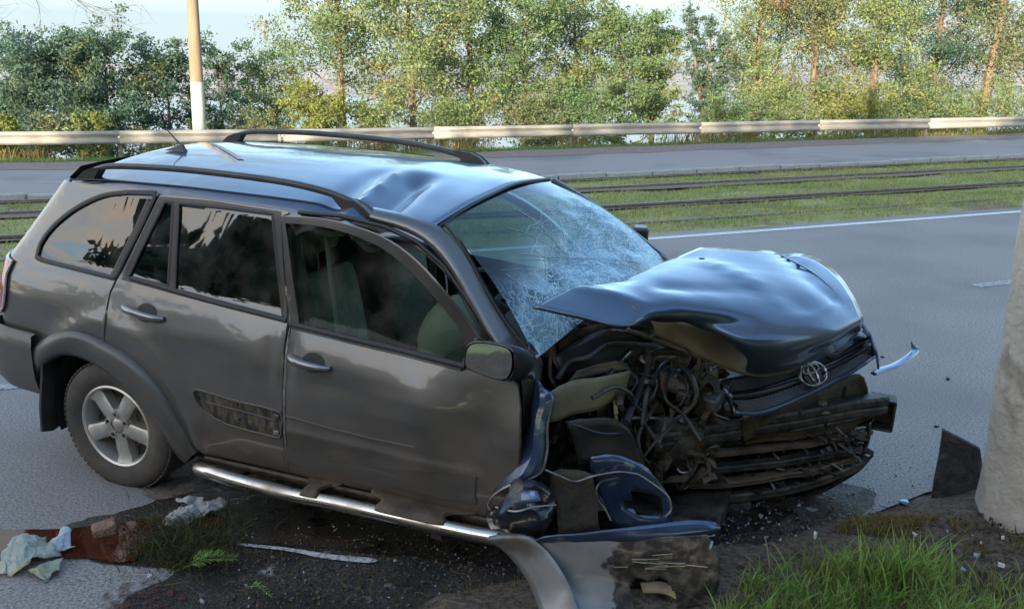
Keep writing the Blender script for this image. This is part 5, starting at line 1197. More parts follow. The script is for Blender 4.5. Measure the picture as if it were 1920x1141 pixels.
# hoses, pipes and cables
hoses = [
 (.020, P_black, [(1178, 778, .72), (1196, 715, .84), (1235, 672, .92), (1280, 662, .92), (1308, 690, .86), (1310, 740, .75), (1280, 790, .64)]),
 (.014, P_black, [(1190, 790, .68), (1215, 725, .81), (1250, 690, .87), (1285, 700, .84), (1290, 745, .74), (1262, 795, .63)]),
 (.017, P_blackgl, [(1150, 700, .90), (1200, 668, .95), (1260, 640, .98), (1300, 655, .93), (1335, 690, .86)]),
 (.024, P_grime, [(1188, 700, .88), (1176, 745, .79), (1168, 790, .69), (1172, 830, .60)]),
 (.012, P_prim, [(1150, 720, .84), (1144, 760, .76), (1150, 800, .67)]),
 (.010, P_alum, [(1180, 800, .66), (1205, 790, .67), (1235, 800, .63), (1250, 815, .59)]),
 (.009, P_black, [(1345, 735, .76), (1300, 775, .67), (1240, 800, .62), (1195, 850, .52)]),
 (.011, P_grime, [(1240, 760, .72), (1210, 800, .64), (1200, 840, .55), (1225, 880, .44)]),
 (.013, P_black, [(1100, 730, .86), (1140, 715, .88), (1175, 735, .82), (1190, 780, .70), (1180, 850, .54)]),
 (.009, P_black, [(1270, 700, .85), (1255, 740, .77), (1268, 780, .68), (1300, 810, .59)]),
 (.012, mat('reddish_hose', (.2, .07, .04), rough=.6), [(1232, 742, .77), (1250, 728, .80), (1266, 720, .81)]),
 (.016, P_grimeb, [(1040, 700, .90), (1056, 680, .94), (1100, 660, .97), (1160, 640, 1.0), (1220, 640, .99)]),
 (.010, P_brown, [(1036, 600, 1.09), (1045, 640, 1.0), (1036, 690, .90), (1022, 722, .86)]),
 (.014, P_grimeb, [(1215, 700, .87), (1225, 740, .78), (1215, 790, .67), (1230, 830, .57)]),
 (.018, P_grime, [(1350, 705, .80), (1330, 740, .74), (1320, 790, .63), (1345, 830, .53)])]
for i, (r, mt, pp) in enumerate(hoses): MB().tube(catmull(Q([(u + rnd.uniform(-16, 16), v + rnd.uniform(-16, 16), z) for u, v, z in pp]), 6), r * .8, n=8).build('hose', mt, car)
cables = [
 (.0045, [(1020, 735, .87), (1040, 745, .85), (1060, 728, .89), (1082, 700, .93), (1120, 684, .95)]), (.005, [(1150, 690, .92), (1110, 692, .92), (1085, 700, .91), (1060, 735, .86)]),
 (.0055, [(1022, 880, .52), (1050, 892, .49), (1078, 902, .46), (1112, 892, .48), (1160, 884, .50), (1195, 888, .49)]), (.0055, [(1195, 888, .49), (1222, 905, .44), (1252, 930, .37), (1258, 955, .31), (1248, 968, .28)]),
 (.005, [(1160, 895, .48), (1125, 905, .46), (1118, 930, .41), (1135, 955, .35), (1145, 975, .30)]), (.005, [(1060, 790, .74), (1090, 800, .71), (1130, 812, .68), (1180, 810, .66)]),
 (.005, [(1260, 795, .62), (1282, 800, .60), (1290, 812, .57), (1272, 830, .53)]), (.005, [(1268, 870, .42), (1275, 884, .39), (1290, 884, .39), (1300, 878, .40)]),
 (.004, [(1200, 700, .88), (1230, 710, .85), (1225, 740, .79), (1200, 760, .75)]), (.004, [(1340, 730, .78), (1350, 760, .70), (1340, 775, .67), (1365, 785, .63)]),
 (.0045, [(1190, 800, .66), (1200, 850, .54), (1215, 890, .45), (1245, 930, .36)]), (.004, [(1085, 640, 1.0), (1110, 655, .97), (1150, 650, .97), (1190, 640, .99)]),
 (.005, [(1170, 690, .91), (1195, 712, .86), (1180, 745, .80), (1205, 770, .74)]), (.004, [(1265, 690, .88), (1290, 725, .80), (1275, 760, .73)])]
for i, (r, pp) in enumerate(cables): MB().tube(catmull(Q(pp), 6), r, n=5).build('cable', P_alum if i in (2, 3, 4, 6, 7, 9) else P_black, car)
# small torn scraps packed in the engine bay, too many and too tangled to count
rg = np.random.RandomState(11); scr = [MB(), MB(), MB()]
for k in range(700):
    u = rg.uniform(1040, 1345); v = rg.uniform(625, 900)
    if v < 640 + (u - 1040) * .12 and u > 1230: continue
    z = np.interp(v, [620, 900], [1.0, .36]) - rg.uniform(-.02, .10); p = cz(u, v, z); R3 = Euler(rg.uniform(0, 6.28, 3)).to_matrix(); w = rg.uniform(.012, .05); l = rg.uniform(.02, .09)
    pts_ = [R3 @ Vector((a, b, c)) + p for a, b, c in ((-l, -w, 0), (0, -w * rg.uniform(.3, 1), l * .3 * rg.normal()), (l, -w * .4, 0), (l * .9, w * .7, .01), (0, w * rg.uniform(.5, 1), l * .3 * rg.normal()), (-l * .8, w * .6, 0))]
    scr[k % 3].add(pts_ + [q + R3 @ Vector((0, 0, .004)) for q in pts_], [(0, 1, 4, 5), (1, 2, 3, 4), (11, 10, 7, 6), (10, 9, 8, 7), (0, 6, 7, 1), (1, 7, 8, 2), (2, 8, 9, 3), (3, 9, 10, 4), (4, 10, 11, 5), (5, 11, 6, 0)])
for s_, mt in zip(scr, (P_grimeb, P_grime, P_brown)): o = s_.build('torn_scraps', mt, car, smooth=False); o['kind'] = 'stuff'
scr = [MB(), MB()]
for k in range(210):
    t = rg.rand(); u = 1240 + 380 * t + rg.uniform(-10, 10); v = rg.uniform(0, 1); v0 = np.interp(u, [1240, 1630], [845, 800]); v1_ = np.interp(u, [1240, 1450, 1620], [945, 930, 860]); vv = v0 + (v1_ - v0) * v
    z = np.interp(vv, [800, 950], [.45, .09]) + rg.uniform(-.01, .035) + (u - 1240) * .0001; p = cz(u, vv, z); R3 = Euler((rg.normal() * .5, rg.normal() * .5, -.5 + rg.normal() * .3)).to_matrix(); l = rg.uniform(.008, .05); w = rg.uniform(.003, .012)
    scr[k % 2].add([R3 @ Vector((a * l, b * w, c * .004 + .01 * noise.noise(p * 9))) + p for a in (-1, 1) for b in (-1, 1) for c in (-1, 1)], [(0, 1, 3, 2), (4, 6, 7, 5), (0, 4, 5, 1), (2, 3, 7, 6), (0, 2, 6, 4), (1, 5, 7, 3)])
for s_, mt in zip(scr, (P_grimeb, P_black)): o = s_.build('torn_scraps', mt, car, smooth=False); o['kind'] = 'stuff'

# torn wing behind the door: blue blade, black folds
net('torn_wing', [Y_([(1004, 708, -.70), (1010, 712, -.74), (1018, 722, -.76)]), Y_([(1000, 745, -.72), (1014, 745, -.78), (1038, 748, -.76)]), Y_([(992, 790, -.74), (1006, 790, -.81), (1026, 800, -.78)]), Y_([(975, 840, -.78), (1000, 840, -.85), (1024, 842, -.80)]),
    Y_([(945, 885, -.82), (980, 885, -.90), (1012, 886, -.84)]), Y_([(926, 925, -.86), (940, 918, -.92), (962, 905, -.90)])], P_blue, car, sub=1, thick=.008, crumple=.008, cs=9, seed=31, creased=True)
MB().tube(catmull(Y_([(1036, 748, -.77), (1026, 800, -.79), (1026, 842, -.81), (1013, 886, -.85), (964, 905, -.91), (928, 926, -.93), (916, 948, -.94), (930, 968, -.95), (965, 985, -.95), (1000, 996, -.95)]), 4), .0065, n=6).build('torn_wing_edge', P_alum, car)
net('door_hinge_plate', [Y_([(974, 700, -.76), (990, 690, -.74), (1006, 700, -.72)]), Y_([(980, 770, -.76), (990, 770, -.74), (1000, 775, -.72)]), Y_([(974, 850, -.78), (966, 860, -.78), (962, 870, -.78)]), Y_([(930, 930, -.84), (925, 940, -.84), (918, 955, -.84)])], P_blackgl, car, sub=1, thick=.01, crumple=.006, seed=33)
net('wing_remnant', [Y_([(990, 640, -.70), (1004, 660, -.68), (1016, 682, -.64)]), Y_([(982, 690, -.74), (996, 705, -.72), (1012, 720, -.68)]), Y_([(985, 740, -.72), (998, 755, -.72), (1004, 770, -.70)])], P_black, car, sub=1, thick=.008, crumple=.008, seed=34)
net('sill_end', [Y_([(918, 868, -.83), (930, 862, -.83)]), Y_([(914, 930, -.84), (926, 935, -.84)]), Y_([(912, 1004, -.85), (950, 1000, -.86)])], P_black, car, sub=0, thick=.01)
cr_ = [[(926, 946, -.96), (950, 915, -.95), (990, 905, -.92), (1030, 918, -.88), (1046, 938, -.86)], [(918, 962, -.97), (950, 945, -1.00), (985, 930, -.98), (1020, 940, -.94), (1042, 948, -.90)], [(922, 982, -.97), (955, 970, -1.02), (990, 962, -1.02), (1018, 968, -.98), (1034, 960, -.93)], [(940, 998, -.95), (970, 996, -.98), (1000, 998, -.98), (1015, 992, -.95), (1024, 980, -.93)]]
net('crumpled_liner', [Y_(r) for r in cr_], P_blackgl, car, sub=1, thick=.008, crumple=.055, cs=6, seed=36, creased=True)
net('liner_flap', [Y_([(958, 930, -.98), (985, 918, -.97), (1008, 920, -.96)]), Y_([(965, 948, -1.0), (990, 942, -1.0), (1014, 938, -.98)])], P_blue, car, sub=1, thick=.005, crumple=.006, seed=37)
MB().tube(catmull(Y_([(930, 950, -1.0), (945, 955, -1.02), (970, 958, -1.03), (1000, 950, -1.0), (1042, 946, -.93)]), 4), .005, n=5).build('liner_lip', P_alum, car)
# strut and hub remains behind the arch
MB().tube(Q([(1120, 800, .66), (1110, 880, .45), (1118, 950, .28)]), [.05, .045, .06], n=10).build('suspension_strut', P_grime, car)
MB().tube(Q([(1100, 940, .22), (1180, 965, .17), (1300, 960, .12), (1400, 945, .12)]), .045, n=8).build('subframe', P_grimeb, car)
MB().box((2.5, .1, .16), (.9, .9, .16), (0, .04, 0)).build('sump_guard', P_grimeb, car, smooth=False, bevel=.02)
# wiper end and the far mirror
MB().tube([cy(u, v, .66) for u, v in ((1236, 478, ), (1252, 490), (1262, 487))], [.012, .016, .008], n=6).build('wiper', P_black, car)
MB().box(cy(1200, 437, .86), (.09, .11, .08), (0, 0, .3)).build('far_mirror', P_black, car, bevel=.015)
# near door mirror, folded outwards
mc = cy(918, 676, -.93); mirror = MB(); out_m = [(-46, 0), (-44, -20), (-34, -33), (-10, -35), (20, -30), (40, -22), (47, -8), (47, 14), (40, 31), (26, 36), (0, 30), (-26, 20), (-42, 12)]
A = [cy(918 + a, 676 + b, -.935 - a * .0004) for a, b in out_m]; A = catmull(A, 3, True); n = len(A); cen = sum(A, Vector()) / n
back = Vector((.045, .035, -.005))
V = A + [cen + (p - cen) * 1.06 + back * .3 for p in A] + [cen + (p - cen) * .95 + back * 1.2 for p in A] + [cen + (p - cen) * .55 + back * 2.2 for p in A]
F = [(r * n + i, r * n + (i + 1) % n, (r + 1) * n + (i + 1) % n, (r + 1) * n + i) for r in range(3) for i in range(n)] + [tuple(3 * n + i for i in range(n))]
mo_ = mesh_obj('door_mirror', V, F, P_seal, car)
MV = [cen + (p - cen) * .92 + Vector((-.003, -.006 + (p.z - cen.z) * .07, 0)) for p in A]; mg = mesh_obj('mirror_glass', MV, [tuple(range(n))], G_mirror, mo_, smooth=False)
MB().tube([A[i] for i in range(n)], .0045, n=5, closed=True).build('mirror_rim', P_blackgl, mo_)
MB().tube([cy(900, 640, -.80), cy(890, 660, -.84), cen + back * 1.5], [.03, .03, .035], n=8).build('mirror_arm', P_black, mo_)

# ================================================================ THE TORN-OFF BUMPER CORNER ON THE GROUND
WZ = lambda u, v, z: at_z(u, v, z)
def worldnet(name, rows, mt, parent, org, **k): return net(name, [[WZ(*p) - org for p in r] for r in rows], mt, parent, **k)
bo = WZ(1150, 1120, 0); tb_ = empty('torn_bumper', bo); tag(tb_, 'torn-off grey and black bumper corner with arch flare and lamp hole lying on the verge', 'car part')
P_bump = mat('bumper_paint', (.20, .21, .22), (.30, .30, .29), scale=3, rough=.5, metal=.4, coat=.3, lo=.35, hi=.65, c3=(.12, .10, .08), s3=4, lo3=.5, hi3=.62)
P_bumpd = mat('bumper_dirty', (.022, .022, .025), (.07, .065, .06), scale=7, rough=.55, coat=.2, lo=.35, hi=.65, bump=.3, bscale=30, c3=(.16, .13, .09), s3=9, lo3=.6, hi3=.66)
worldnet('arch_flare', [[(914, 1012, .26), (948, 1036, .20), (985, 1082, .13), (1010, 1141, .05), (1022, 1200, .0)], [(945, 1007, .29), (985, 1032, .24), (1020, 1075, .18), (1045, 1130, .10), (1062, 1195, .03)], [(985, 1004, .31), (1020, 1030, .27), (1050, 1070, .21), (1075, 1120, .13), (1095, 1190, .04)], [(1000, 1006, .30), (1034, 1040, .25), (1062, 1085, .18), (1084, 1135, .10), (1102, 1195, .03)]], P_bump, tb_, bo, sub=1, thick=.02)
def fh(a, b): return ((a - .86) / .26) ** 2 + ((b - .52) / .21) ** 2 < 1
P_bmix = mat('bumper_scuffed', (.20, .21, .22), (.30, .30, .29), scale=3, rough=.5, metal=.3, coat=.3)
N = P_bmix.node_tree.nodes; L = P_bmix.node_tree.links; B = N['Principled BSDF']; t = N.new('ShaderNodeTexCoord'); sp = N.new('ShaderNodeSeparateXYZ'); L.new(t.outputs['Object'], sp.inputs[0])
n1 = N.new('ShaderNodeTexNoise'); n1.inputs['Scale'].default_value = 9; n1.inputs['Detail'].default_value = 6; L.new(t.outputs['Object'], n1.inputs['Vector'])
a1 = N.new('ShaderNodeMath'); a1.operation = 'MULTIPLY_ADD'; L.new(n1.outputs['Fac'], a1.inputs[0]); a1.inputs[1].default_value = .22; L.new(sp.outputs[0], a1.inputs[2])
m1 = N.new('ShaderNodeMapRange'); m1.inputs['From Min'].default_value = .075; m1.inputs['From Max'].default_value = .09; L.new(a1.outputs[0], m1.inputs['Value'])
n2 = N.new('ShaderNodeTexNoise'); n2.inputs['Scale'].default_value = 26; n2.inputs['Detail'].default_value = 7; L.new(t.outputs['Object'], n2.inputs['Vector'])
r2 = N.new('ShaderNodeValToRGB'); r2.color_ramp.elements[0].position = .45; r2.color_ramp.elements[1].position = .72; r2.color_ramp.elements[0].color = (.03, .028, .028, 1); r2.color_ramp.elements[1].color = (.16, .13, .10, 1); L.new(n2.outputs['Fac'], r2.inputs[0])
x1 = N.new('ShaderNodeMix'); x1.data_type = 'RGBA'; L.new(m1.outputs[0], x1.inputs[0]); L.new(B.inputs['Base Color'].links[0].from_socket, x1.inputs[6]); L.new(r2.outputs[0], x1.inputs[7]); L.new(x1.outputs[2], B.inputs['Base Color'])
worldnet('bumper_cover', [[(1004, 1010, .29), (1080, 1012, .30), (1170, 1010, .31), (1250, 1005, .32), (1325, 1000, .33)], [(1036, 1045, .22), (1095, 1045, .23), (1180, 1045, .24), (1260, 1040, .25), (1344, 1036, .26)], [(1062, 1090, .13), (1115, 1090, .14), (1190, 1090, .14), (1268, 1090, .15), (1350, 1085, .16)], [(1088, 1150, .04), (1130, 1155, .03), (1200, 1150, .03), (1275, 1140, .04), (1335, 1125, .07)]], P_bmix, tb_, bo, sub=1, res=14, thick=.007, crumple=.004, cs=8, seed=41, skip=lambda a, b: ((a - .84) / .22) ** 2 + ((b - .60) / .15) ** 2 < 1 + .3 * math.sin(b * 40))
worldnet('bumper_top', [[(1020, 1004, .33), (1100, 997, .345), (1200, 986, .36), (1290, 975, .37), (1340, 978, .36)], [(1004, 1009, .30), (1080, 1010, .31), (1170, 1009, .315), (1250, 1003, .325), (1352, 992, .335)], [(1006, 1014, .28), (1082, 1018, .285), (1172, 1016, .29), (1252, 1010, .30), (1330, 1004, .31)]], P_blue, tb_, bo, sub=1, thick=.006, crumple=.006, cs=8, seed=42)
worldnet('lamp_recess', [[(1165, 1085, .10), (1220, 1075, .12), (1275, 1085, .12)], [(1170, 1120, .02), (1222, 1115, .03), (1275, 1112, .04)], [(1175, 1160, -.02), (1225, 1160, -.02), (1270, 1150, -.01)]], P_dark, tb_, bo, sub=1)
worldnet('lamp_bracket', [[(1200, 1092, .12), (1240, 1090, .12), (1262, 1100, .11)], [(1206, 1112, .08), (1245, 1115, .08), (1280, 1130, .06)]], P_prim, tb_, bo, sub=1, thick=.008, crumple=.008, seed=44)
for k in range(16):
    u = rnd.uniform(1150, 1290); v = rnd.uniform(1040, 1068); l = rnd.uniform(20, 60)
    if k < 14: MB().tube([WZ(u, v, .25 - (v - 1040) * .0017 + .012) - bo, WZ(u + l, v + rnd.uniform(-5, 5), .25 - (v - 1040) * .0017 + .012) - bo], .0022, n=4).build('bristle', P_prim, tb_)
for u, v, a, b in ((1300, 1008, 40, -6), (1335, 1015, -4, 14)):
    MB().tube([WZ(u, v, .31) - bo, WZ(u + a, v + b, .31) - bo], .006, n=5).build('broken_edge', P_alum, tb_)

# ================================================================ VERGE, STAINS AND DEBRIS
def gblob(name, pix, z, mt, jit=.03, kind='structure', seed=0, sub=6):
    P2 = catmull([at_z(u, v, z) for u, v in pix], sub, True); P3 = []
    for i, p in enumerate(P2):
        n = noise.noise(Vector((i * .35 + seed * 9, seed, 0))) * jit + noise.noise(Vector((i * 1.3 + seed * 9, seed, 5))) * jit * .5; c = sum(P2, Vector()) / len(P2); P3.append(p + (p - c).normalized() * n)
    bm = bmesh.new(); f = bm.faces.new([bm.verts.new(p) for p in P3]); bmesh.ops.triangulate(bm, faces=[f]); me = bpy.data.meshes.new(name); bm.to_mesh(me); bm.free(); me.materials.append(mt)
    o = link(bpy.data.objects.new(name, me)); 
    if kind: o['kind'] = kind
    return o
M_oil = mat('oil_film', (.008, .007, .006), (.022, .016, .012), scale=8, rough=.12, spec=.35, lo=.35, hi=.65, rough2=.6, c3=(.045, .03, .02), s3=3, lo3=.52, hi3=.66, bump=.3, bscale=70)
M_wet = mat('wet_dirt', (.012, .011, .010), (.10, .085, .066), scale=62, rough=.35, spec=.35, lo=.36, hi=.70, rough2=.9, bump=.9, bscale=90, c3=(.022, .019, .016), s3=3.5, lo3=.45, hi3=.6)
M_redp = mat('rusty_coolant', (.10, .02, .008), (.05, .014, .008), scale=6, rough=.04, spec=.6, lo=.35, hi=.65)
M_redd = mat('red_dirt', (.05, .016, .011), (.09, .03, .02), scale=18, rough=.5, bump=.5, lo=.35, hi=.65)
M_mudt = mat('dried_mud', (.12, .085, .055), (.17, .13, .09), scale=9, rough=.9, bump=.3)
speckle(M_wet, 7, .33, .43); speckle(M_oil, 9, .30, .42); speckle(M_redd, 22, .46, .60); speckle(M_mudt, 10, .42, .55); speckle(M_redp, 5, .28, .33)
gblob('wet_asphalt', [(120, 985), (230, 958), (330, 925), (420, 885), (600, 880), (900, 930), (1250, 930), (1500, 900), (1640, 925), (1560, 1000), (1400, 1060), (1100, 1160), (700, 1190), (300, 1190), (220, 1130), (330, 1070), (180, 1050)], .004, M_wet, seed=1, jit=.05)
gblob('oil_spill', [(360, 925), (480, 905), (700, 930), (920, 970), (1100, 960), (1400, 930), (1480, 960), (1350, 1010), (1000, 1060), (820, 1050), (640, 1030), (470, 1015), (350, 985)], .008, M_oil, seed=2, jit=.05)
gblob('coolant_puddle', [(-60, 1000), (40, 992), (120, 990), (260, 975), (400, 962), (420, 985), (340, 1010), (270, 1035), (240, 1052), (140, 1045), (60, 1042), (-60, 1090)], .012, M_redp, seed=3, jit=.02)
gblob('red_dirt', [(180, 1150), (220, 1100), (300, 1085), (345, 1110), (330, 1160), (260, 1200)], .012, M_redd, seed=4, jit=.03)
0 and gblob('red_dirt', [(420, 1090), (500, 1065), (560, 1075), (540, 1110), (450, 1125)], .012, M_redd, seed=8, jit=.03)
gblob('dried_mud', [(270, 915), (340, 890), (400, 880), (420, 895), (350, 925), (290, 935)], .008, M_mudt, seed=5, jit=.03)
M_scr = mat('white_scrape', (.5, .49, .46), (.2, .19, .18), scale=50, rough=.8, lo=.45, hi=.6)
gblob('white_scrape', [(455, 1018), (540, 1026), (620, 1038), (700, 1046), (692, 1054), (610, 1046), (540, 1032), (455, 1022)], .014, M_scr, seed=6, jit=.004)
# verge soil with a mound round the pole
V = []; F = []; NS, NN = 150, 60
def vz(s_, n_):
    e = sstep(3.30, 2.95, n_ + .16 * noise.noise(Vector((s_ * 1.4, 3, 0))) + .08 * noise.noise(Vector((s_ * 6, 8, 0))))
    d = math.hypot(s_ - 3.7, n_ - 2.74); m_ = .07 * math.exp(-(d / .55) ** 2)
    rgh = noise.noise(Vector((s_ * 6, n_ * 6, 0))) * .022 + noise.noise(Vector((s_ * 19, n_ * 19, 3))) * .010
    return -.02 + e * (.065 + rgh) + m_ * e
for i in range(NS):
    s_ = -3 + 11 * i / (NS - 1)
    for j in range(NN):
        n_ = .6 + 3.6 * j / (NN - 1); V.append(rd(s_, n_, vz(s_, n_)))
F = [(i * NN + j, (i + 1) * NN + j, (i + 1) * NN + j + 1, i * NN + j + 1) for i in range(NS - 1) for j in range(NN - 1)]
tag(mesh_obj('verge_soil', V, F, M_soil), kind='structure')
M_gd0 = leaf_mat('grass_dead', (.30, .25, .11), (.2, .17, .07), var=.35, sc=6)
# grass of the near verge
rg = np.random.RandomState(21); pts = []; dry = []
def npos(u, v, z=.03): p = at_z(u, v, z); return p.x * RE.x + p.y * RE.y, p.x * RN.x + p.y * RN.y
edge = [(1330, 1170), (1370, 1120), (1420, 1085), (1500, 1065), (1560, 1062), (1640, 1040), (1700, 1085), (1760, 1110), (1850, 1112), (1925, 1100), (2000, 1100)]
while len(pts) < 5200:
    u = rg.uniform(1330, 2000); v = rg.uniform(1040, 1330); top = np.interp(u, [a for a, b in edge], [b for a, b in edge])
    if v < top + rg.uniform(0, 45) * rg.rand(): continue
    p = at_z(u, v, .03); c_ = noise.noise(Vector((p.x * 7, p.y * 7, 0)))
    if c_ < -.12 and rg.rand() < .8: continue
    s_, n_ = npos(u, v); pts.append((p.x, p.y, vz(s_, n_) if n_ > .6 else .04))
tag(blades('verge_tufts', pts, .05, .17, .0040, M_gnear, lean=.9, seg=4, seed=5), kind='stuff')
tl_ = []
for k in range(520):
    a = rg.normal(0, 1, 2); p = at_z(1655, 1100, .03) + Vector((a[0] * .13, a[1] * .05, 0)); tl_.append(tuple(p))
pts = []
for k in range(900):
    u = rg.uniform(1330, 1960); v = np.interp(u, [a for a, b in edge], [b for a, b in edge]) + rg.uniform(-12, 130); p = at_z(u, v, .03); s_, n_ = npos(u, v); pts.append((p.x, p.y, vz(s_, n_) if n_ > .6 else .04))
tag(blades('verge_dead_blades', pts, .05, .16, .003, M_gd0, lean=1.5, seg=4, seed=15), kind='stuff')
tag(blades('tall_tuft', tl_, .16, .33, .0048, M_gnear, lean=.55, seg=5, seed=6), kind='stuff')
M_gdry = leaf_mat('grass_dry', (.24, .16, .05), (.16, .15, .035), var=.35, sc=6)
for k in range(1500):
    u = rg.uniform(1560, 1760); v = rg.uniform(955, 1010)
    if abs((v - 985) / 30) + abs((u - 1660) / 105) > 1.1: continue
    p = at_z(u, v, .05); s_, n_ = npos(u, v); dry.append((p.x, p.y, vz(s_, n_) - .005))
for k in range(900):
    u = rg.uniform(1700, 1930); v = rg.uniform(985, 1100); p = at_z(u, v, .05); s_, n_ = npos(u, v)
    if noise.noise(Vector((p.x * 6, p.y * 6, 4))) > .05: dry.append((p.x, p.y, vz(s_, n_) - .005))
for k in range(350):
    u = rg.uniform(820, 1120); v = rg.uniform(1095, 1190); p = at_z(u, v, .02); dry.append((p.x, p.y, .0))
tag(blades('dry_grass', dry, .02, .09, .003, M_gdry, lean=1.6, seg=3, seed=7), kind='stuff')
pts = []
for k in range(1900):
    a = rg.normal(0, 1, 2); p = at_z(345 + a[0] * 48, 1030 + a[1] * 24, 0); pts.append((p.x, p.y, .0 + .03 * rg.rand()))
o = blades('uprooted_grass', pts, .03, .12, .0028, leaf_mat('grass_uprooted', (.06, .075, .02), (.10, .085, .035), var=.4, sc=9), lean=1.9, seg=4, seed=8); tag(o, 'dark clump of uprooted grass and roots lying on the wet asphalt below the rear door', 'grass clump'); del o['label']; del o['category']; o['kind'] = 'stuff'
# fern-like green sprigs
def sprig(name, u0, v0, u1, v1, lab, n=16, w=.03, grp='green sprigs on the wet asphalt'):
    a = at_z(u0, v0, .01); b = at_z(u1, v1, .035); mb = MB(); mb.tube([a, a.lerp(b, .5) + Vector((0, 0, .03)), b], .002, n=4); d = (b - a).normalized(); sd = Vector((-d.y, d.x, .2))
    for k in range(n):
        t = .3 + .7 * k / n; c = a.lerp(b, t) + Vector((0, 0, .03 * math.sin(math.pi * t)))
        for s_ in (-1, 1):
            q = c + sd * s_ * w * (1.1 - t * .6) + d * w * .6 + Vector((0, 0, rnd.uniform(-.004, .014))); m_ = c.lerp(q, .5)
            mb.add([c, m_ + d * .006, q, m_ - d * .006], [(0, 1, 2, 3)])
    o = mb.build(name, M_gnear, smooth=False); tag(o, lab, 'sprig', grp)
sprig('leafy_sprig', 325, 1072, 442, 1048, 'bright green sprig stretching from the grass clump towards the car', w=.045)
sprig('leafy_sprig', 340, 1066, 415, 1040, 'shorter green sprig lying across the grass clump', w=.03)
sprig('leafy_sprig', 460, 1100, 510, 1118, 'small yellow-green sprig on the dark ground left of the scrape', n=8, w=.02)
sprig('leafy_sprig', 1010, 1095, 985, 1040, 'thin green sprig sticking out beside the torn bumper', n=8, w=.02)

# rags, brick, scraps
M_rag = mat('rag_pale_green', (.36, .40, .34), (.26, .31, .26), scale=9, rough=.8, lo=.4, hi=.6, c3=(.4, .36, .16), s3=5, lo3=.58, hi3=.66, bump=.3)
M_ragw = mat('rag_white', (.45, .44, .42), (.3, .29, .27), scale=12, rough=.8, bump=.3)
def rag(name, rows, mt, lab, cat, seed, cr=.022, cs=20, more=()):
    c = sum([at_z(u, v, 0) for r in rows for u, v, z in r], Vector()) / sum(len(r) for r in rows); c.z = 0
    t = empty(name, c); tag(t, lab, cat)
    net('sheet', [[at_z(u, v, 0) - c + Vector((0, 0, z)) for u, v, z in r] for r in rows], mt, t, sub=1, thick=.003, crumple=cr, cs=cs, seed=seed, creased=True, res=8)
    for k, (r2, m2) in enumerate(more): net('fold', [[at_z(u, v, 0) - c + Vector((0, 0, z)) for u, v, z in r] for r in r2], m2, t, sub=1, thick=.003, crumple=cr, cs=cs, seed=seed + 3 + k, creased=True, res=8)
    return t
rag('crumpled_rag', [[(-5, 1080, .02), (20, 1040, .06), (50, 1024, .07), (85, 1028, .05)], [(0, 1085, .015), (30, 1058, .07), (62, 1046, .08), (100, 1045, .06)], [(20, 1082, .015), (45, 1080, .03), (70, 1066, .05), (112, 1055, .03)]], M_rag, 'crumpled pale green rag at the left edge by the red puddle', 'rag', 1,
    more=(([[(55, 1075, .02), (85, 1068, .03), (118, 1062, .03)], [(70, 1092, .012), (90, 1094, .015), (105, 1080, .02)]], M_rag), ([[(90, 1040, .05), (112, 1024, .06), (130, 1010, .06)], [(98, 1056, .03), (120, 1046, .04), (140, 1042, .03)]], mat('rag_bluish', (.34, .40, .46), (.5, .5, .48), scale=14, rough=.8, lo=.4, hi=.6))))
rag('torn_wrapper', [[(290, 996, .02), (320, 978, .04), (355, 966, .05), (395, 958, .06), (424, 950, .04)], [(300, 998, .015), (335, 988, .06), (368, 974, .06), (400, 966, .05), (426, 957, .03)], [(318, 996, .01), (345, 993, .02), (375, 980, .03), (400, 972, .03), (420, 962, .02)]], M_ragw, 'long twisted whitish wrapper lying by the sill of the car', 'wrapper', 5,
    more=(([[(330, 944, .03), (350, 946, .04), (385, 948, .04)], [(332, 950, .03), (352, 951, .03), (386, 953, .03)]], M_ragw),))
bk = MB(); bk.box((0, 0, .03), (.11, .075, .055), (.1, -.15, .5)); bo2 = bk.build('brick_piece', mat('brick_broken', (.22, .12, .08), (.3, .2, .14), scale=20, rough=.95, bump=.8, bscale=60), smooth=False, bevel=.012); bo2.location = at_z(198, 1002, 0)
tag(bo2, 'broken lump of reddish brick in the red puddle', 'brick')
for v_ in bo2.data.vertices: v_.co += noise.noise_vector(v_.co * 30) * .012
def chip(name, u, v, size, mt, lab, cat, grp=None, seed=0, h=.012, z=0.0):
    r = np.random.RandomState(seed); n = 6; V = []; size *= .62; h *= .5; L_ = at_z(u, v, z); L_.z = z
    ang = np.sort(r.uniform(0, 2 * np.pi, n)); rad = size * r.uniform(.4, 1, n)
    top = [Vector((math.cos(a) * q, math.sin(a) * q * .6, h * (.6 + r.rand()) )) for a, q in zip(ang, rad)]; bot = [Vector((p.x * .9, p.y * .9, 0)) for p in top]
    F = [tuple(range(n)), tuple(range(2 * n - 1, n - 1, -1))] + [(i, n + i, n + (i + 1) % n, (i + 1) % n) for i in range(n)]
    o = mesh_obj(name, top + bot, F, mt, smooth=False); o.location = L_; o.rotation_euler = (r.normal() * .12, r.normal() * .12, r.uniform(0, 6)); tag(o, lab, cat, grp); return o
M_bplast = mat('blue_plastic', (.10, .22, .42), (.2, .34, .5), scale=20, rough=.3, coat=.5)
M_white = mat('white_scrap', (.65, .66, .66), rough=.7)
M_dplast = mat('dark_plastic_chip', (.02, .02, .024), rough=.4)
M_lil = mat('grey_scrap', (.28, .27, .30), rough=.6)
chip('plastic_scrap', 1695, 942, .085, M_bplast, 'large flat blue plastic shard on the road edge left of the leaning plate', 'shard', seed=1, h=.02)
chip('plastic_scrap', 1655, 948, .06, M_bplast, 'smaller blue plastic shard touching the dry grass of the mound', 'shard', seed=2)
